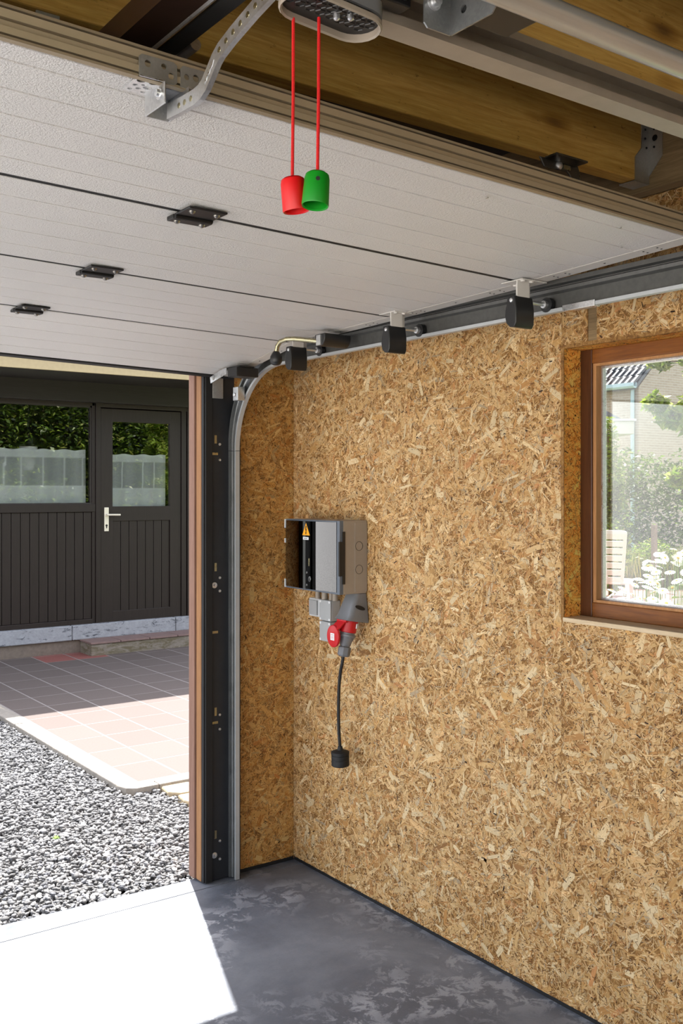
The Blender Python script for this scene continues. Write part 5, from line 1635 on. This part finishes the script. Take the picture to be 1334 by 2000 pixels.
def daisy(x, y, z, first=False):
    t = d0 if first else d0.copy()
    if not first:
        COL.objects.link(t)
    t.location = (x, y, -0.07)
    for ch in (dp, dc, ds):
        c = ch if first else ch.copy()
        if not first:
            COL.objects.link(c)
        c.parent = t
        c.location = (0, 0, z + 0.07)
        if ch is ds:
            c.scale = (1, 1, z + 0.07)
            c.rotation_euler = (0, 0, rnd.uniform(0, 6.28))
        else:
            c.rotation_euler = (tl[0], tl[1], tl[2])
            q = rnd.uniform(0.85, 1.25)
            c.scale = (q, q, q)
DAISY_PX = []
first = True
rd = random.Random(3)
for i in range(135):
    # a bed that is denser and taller towards the right (smaller y)
    f = rd.random() ** 0.8
    d = rd.uniform(5.6, 8.6)
    ang = R(39.2 - 5.6 * f)
    zmax = 1.00 + 0.26 * f - (0.10 if f < .35 else 0)
    z = zmax - abs(rd.gauss(0, 0.17))
    rr = d * 1.05
    if f < 0.3 and rd.random() < 0.55:
        continue
    tl = (rd.gauss(0.25, .3), rd.gauss(-0.2, .3), rd.uniform(0, 6.28))
    daisy(rr * math.cos(ang), rr * math.sin(ang), max(0.55, z), first)
    first = False
leaves([(6.2, 4.6, 0.35, 0.8, 0.8, 0.35, 1), (5.6, 4.4, 0.3, 0.5, 0.5, 0.35, .7), (6.6, 4.8, 0.4, 0.6, 0.6, .4, .7)], 1500, 0.09, 48, LIGHT + GREEN, name='daisy_leaves')
tag(bpy.data.objects['daisy_leaves'], 'low green leaves of the daisy bed', 'leaves')

# ================================================================== NEIGHBOUR'S HOUSE AND SHED
nh = thing('neighbour_house', (25, 22, -0.07), 'pale brick house with dark tiled roof behind the garden hedge', 'house')
lab(MB().box(21.0, 29.0, 16.10, 30, -0.07, 4.25).prism([(21.0, 16.10, 4.25), (29.0, 16.10, 4.25), (25.0, 16.10, 8.0)], (0, 13.9, 0)).build('brick_wall', 'pale_brick', nh), 'pale brick walls and gable')
sl_ = math.atan2(3.75, 4.0)
cs_, sn_ = math.cos(sl_), math.sin(sl_)
lab(MB().hexa([(20.78, 16.02, 4.17), (25.0, 16.02, 4.17 + 4.22 * math.tan(sl_)), (25.0, 30, 4.17 + 4.22 * math.tan(sl_)), (20.78, 30, 4.17)],
              [(20.78, 16.02, 4.27), (25.0, 16.02, 4.27 + 4.22 * math.tan(sl_)), (25.0, 30, 4.27 + 4.22 * math.tan(sl_)), (20.78, 30, 4.27)]).build('roof_deck', 'roof_tile_dark', nh), 'dark roof edge')
tp = None
TW, TL = 0.20, 0.33
for i in range(8):
    for q in range(20):
        y = 16.05 + q * TW + (0.0)
        s = i * TL
        c = Vector((20.76 + s * cs_, y + TW / 2, 4.285 + s * sn_))
        if tp is None:
            prof = [(-TW / 2, -0.01), (-TW / 2 + 0.004, 0.050), (-TW / 2 + 0.055, 0.054), (-TW / 2 + 0.075, 0.004), (TW / 2 - 0.03, -0.006), (TW / 2 + 0.002, 0.0)]
            rings = []
            for l, lift in ((0, 0.035), (TL + 0.05, 0.005)):
                rings.append([(c.x + l * cs_ - (b_ + lift) * sn_, c.y + a, c.z + l * sn_ + (b_ + lift) * cs_) for a, b_ in prof + [(TW / 2 + 0.008, -0.014), (-TW / 2, -0.024)]])
            tp = MB().loft(rings).build('roof_tile', 'roof_tile_dark', nh, origin=tuple(c))
        else:
            share('roof_tile', tp, c, nh)
gut = MB()
prof = [(20.66, 4.34), (20.655, 4.25), (20.68, 4.20), (20.76, 4.195), (20.79, 4.23), (20.79, 4.34), (20.775, 4.34), (20.775, 4.24), (20.67, 4.24), (20.67, 4.34)]
gut.loft([[(x, y, z) for x, z in prof] for y in (16.0, 30)])
lab(gut.build('gutter', 'zinc_gutter', nh), 'pale zinc gutter')
lab(MB().cyl((20.93, 16.24, 0), (20.93, 16.24, 4.2), 0.05, 14).build('downpipe', 'zinc_gutter', nh, smooth=True), 'pale zinc downpipe')
shd = thing('garden_shed', (13.7, 12.0, -0.07), 'shed with white fascia and dark pitched roof above the hedge', 'shed')
u1 = Vector((0.809, -0.588, 0)); v1 = Vector((0.588, 0.809, 0))
e0 = Vector((17.3, 13.38, 0))
def sp_(a, b_, z): return tuple(e0 - u1 * a + v1 * b_ + Vector((0, 0, z)))
lab(MB().hexa([sp_(0.000, 0.000, 2.800), sp_(3.212, 0.000, 2.800), sp_(3.212, 2.471, 2.800), sp_(0.000, 2.471, 2.800)], [sp_(0.000, 0.000, 3.078), sp_(3.212, 0.000, 3.078), sp_(3.212, 2.471, 3.078), sp_(0.000, 2.471, 3.078)]).build('fascia', 'fascia_white', shd, bevel=0.01), 'white fascia board')
lab(MB().hexa([sp_(-0.037, -0.037, 3.078), sp_(3.212, -0.037, 3.078), sp_(3.212, 2.471, 3.078), sp_(-0.037, 2.471, 3.078)], [sp_(-0.037, -0.037, 3.121), sp_(3.212, -0.037, 3.121), sp_(3.212, 2.471, 3.121), sp_(-0.037, 2.471, 3.121)]).build('roof_edge', 'grey_plastic_light', shd), 'pale roof edge')
lab(MB().prism([sp_(0.346, 0.494, 3.127), sp_(3.212, 0.494, 4.684), sp_(3.212, 0.494, 4.832), sp_(0.124, 0.494, 3.152)], v1 * 1.5).build('roof_slope', 'roof_tile_dark', shd), 'dark roof slope')
MB().hexa([sp_(0.371, 0.371, -0.070), sp_(3.212, 0.371, -0.070), sp_(3.212, 2.347, -0.070), sp_(0.371, 2.347, -0.070)], [sp_(0.371, 0.371, 2.806), sp_(3.212, 0.371, 2.806), sp_(3.212, 2.347, 2.806), sp_(0.371, 2.347, 2.806)]).build('shed_wall', 'post_wood', shd)
pst = MB().box(13.42, 13.49, 9.98, 10.05, -0.07, 1.06)
tag(pst.build('fence_post', 'post_wood'), 'short grey wooden post in the grass before the hedge', 'post')

# white-rendered barn far to the left of the yard: its sunlit side mirrors in the garage window
brn = thing('white_outbuilding', (-19, 17, -0.07), 'white rendered outbuilding far across the yard, mirrored in the garage window', 'building')
MB().hexa([(-22, 9.5, -.07), (-15.5, 4.0, -.07), (-13.5, 7.0, -.07), (-20, 12.5, -.07)], [(-22, 9.5, 2.5), (-15.5, 4.0, 2.5), (-13.5, 7.0, 2.5), (-20, 12.5, 2.5)]).build('outer_wall', 'white_render', brn)
MB().hexa([(-22.2, 9.4, 2.5), (-15.4, 3.7, 2.5), (-13.2, 7.0, 2.5), (-20, 12.8, 2.5)], [(-22.2, 9.4, 2.62), (-15.4, 3.7, 2.62), (-13.2, 7.0, 2.62), (-20, 12.8, 2.62)]).build('flat_roof', 'roof_tile_dark', brn)
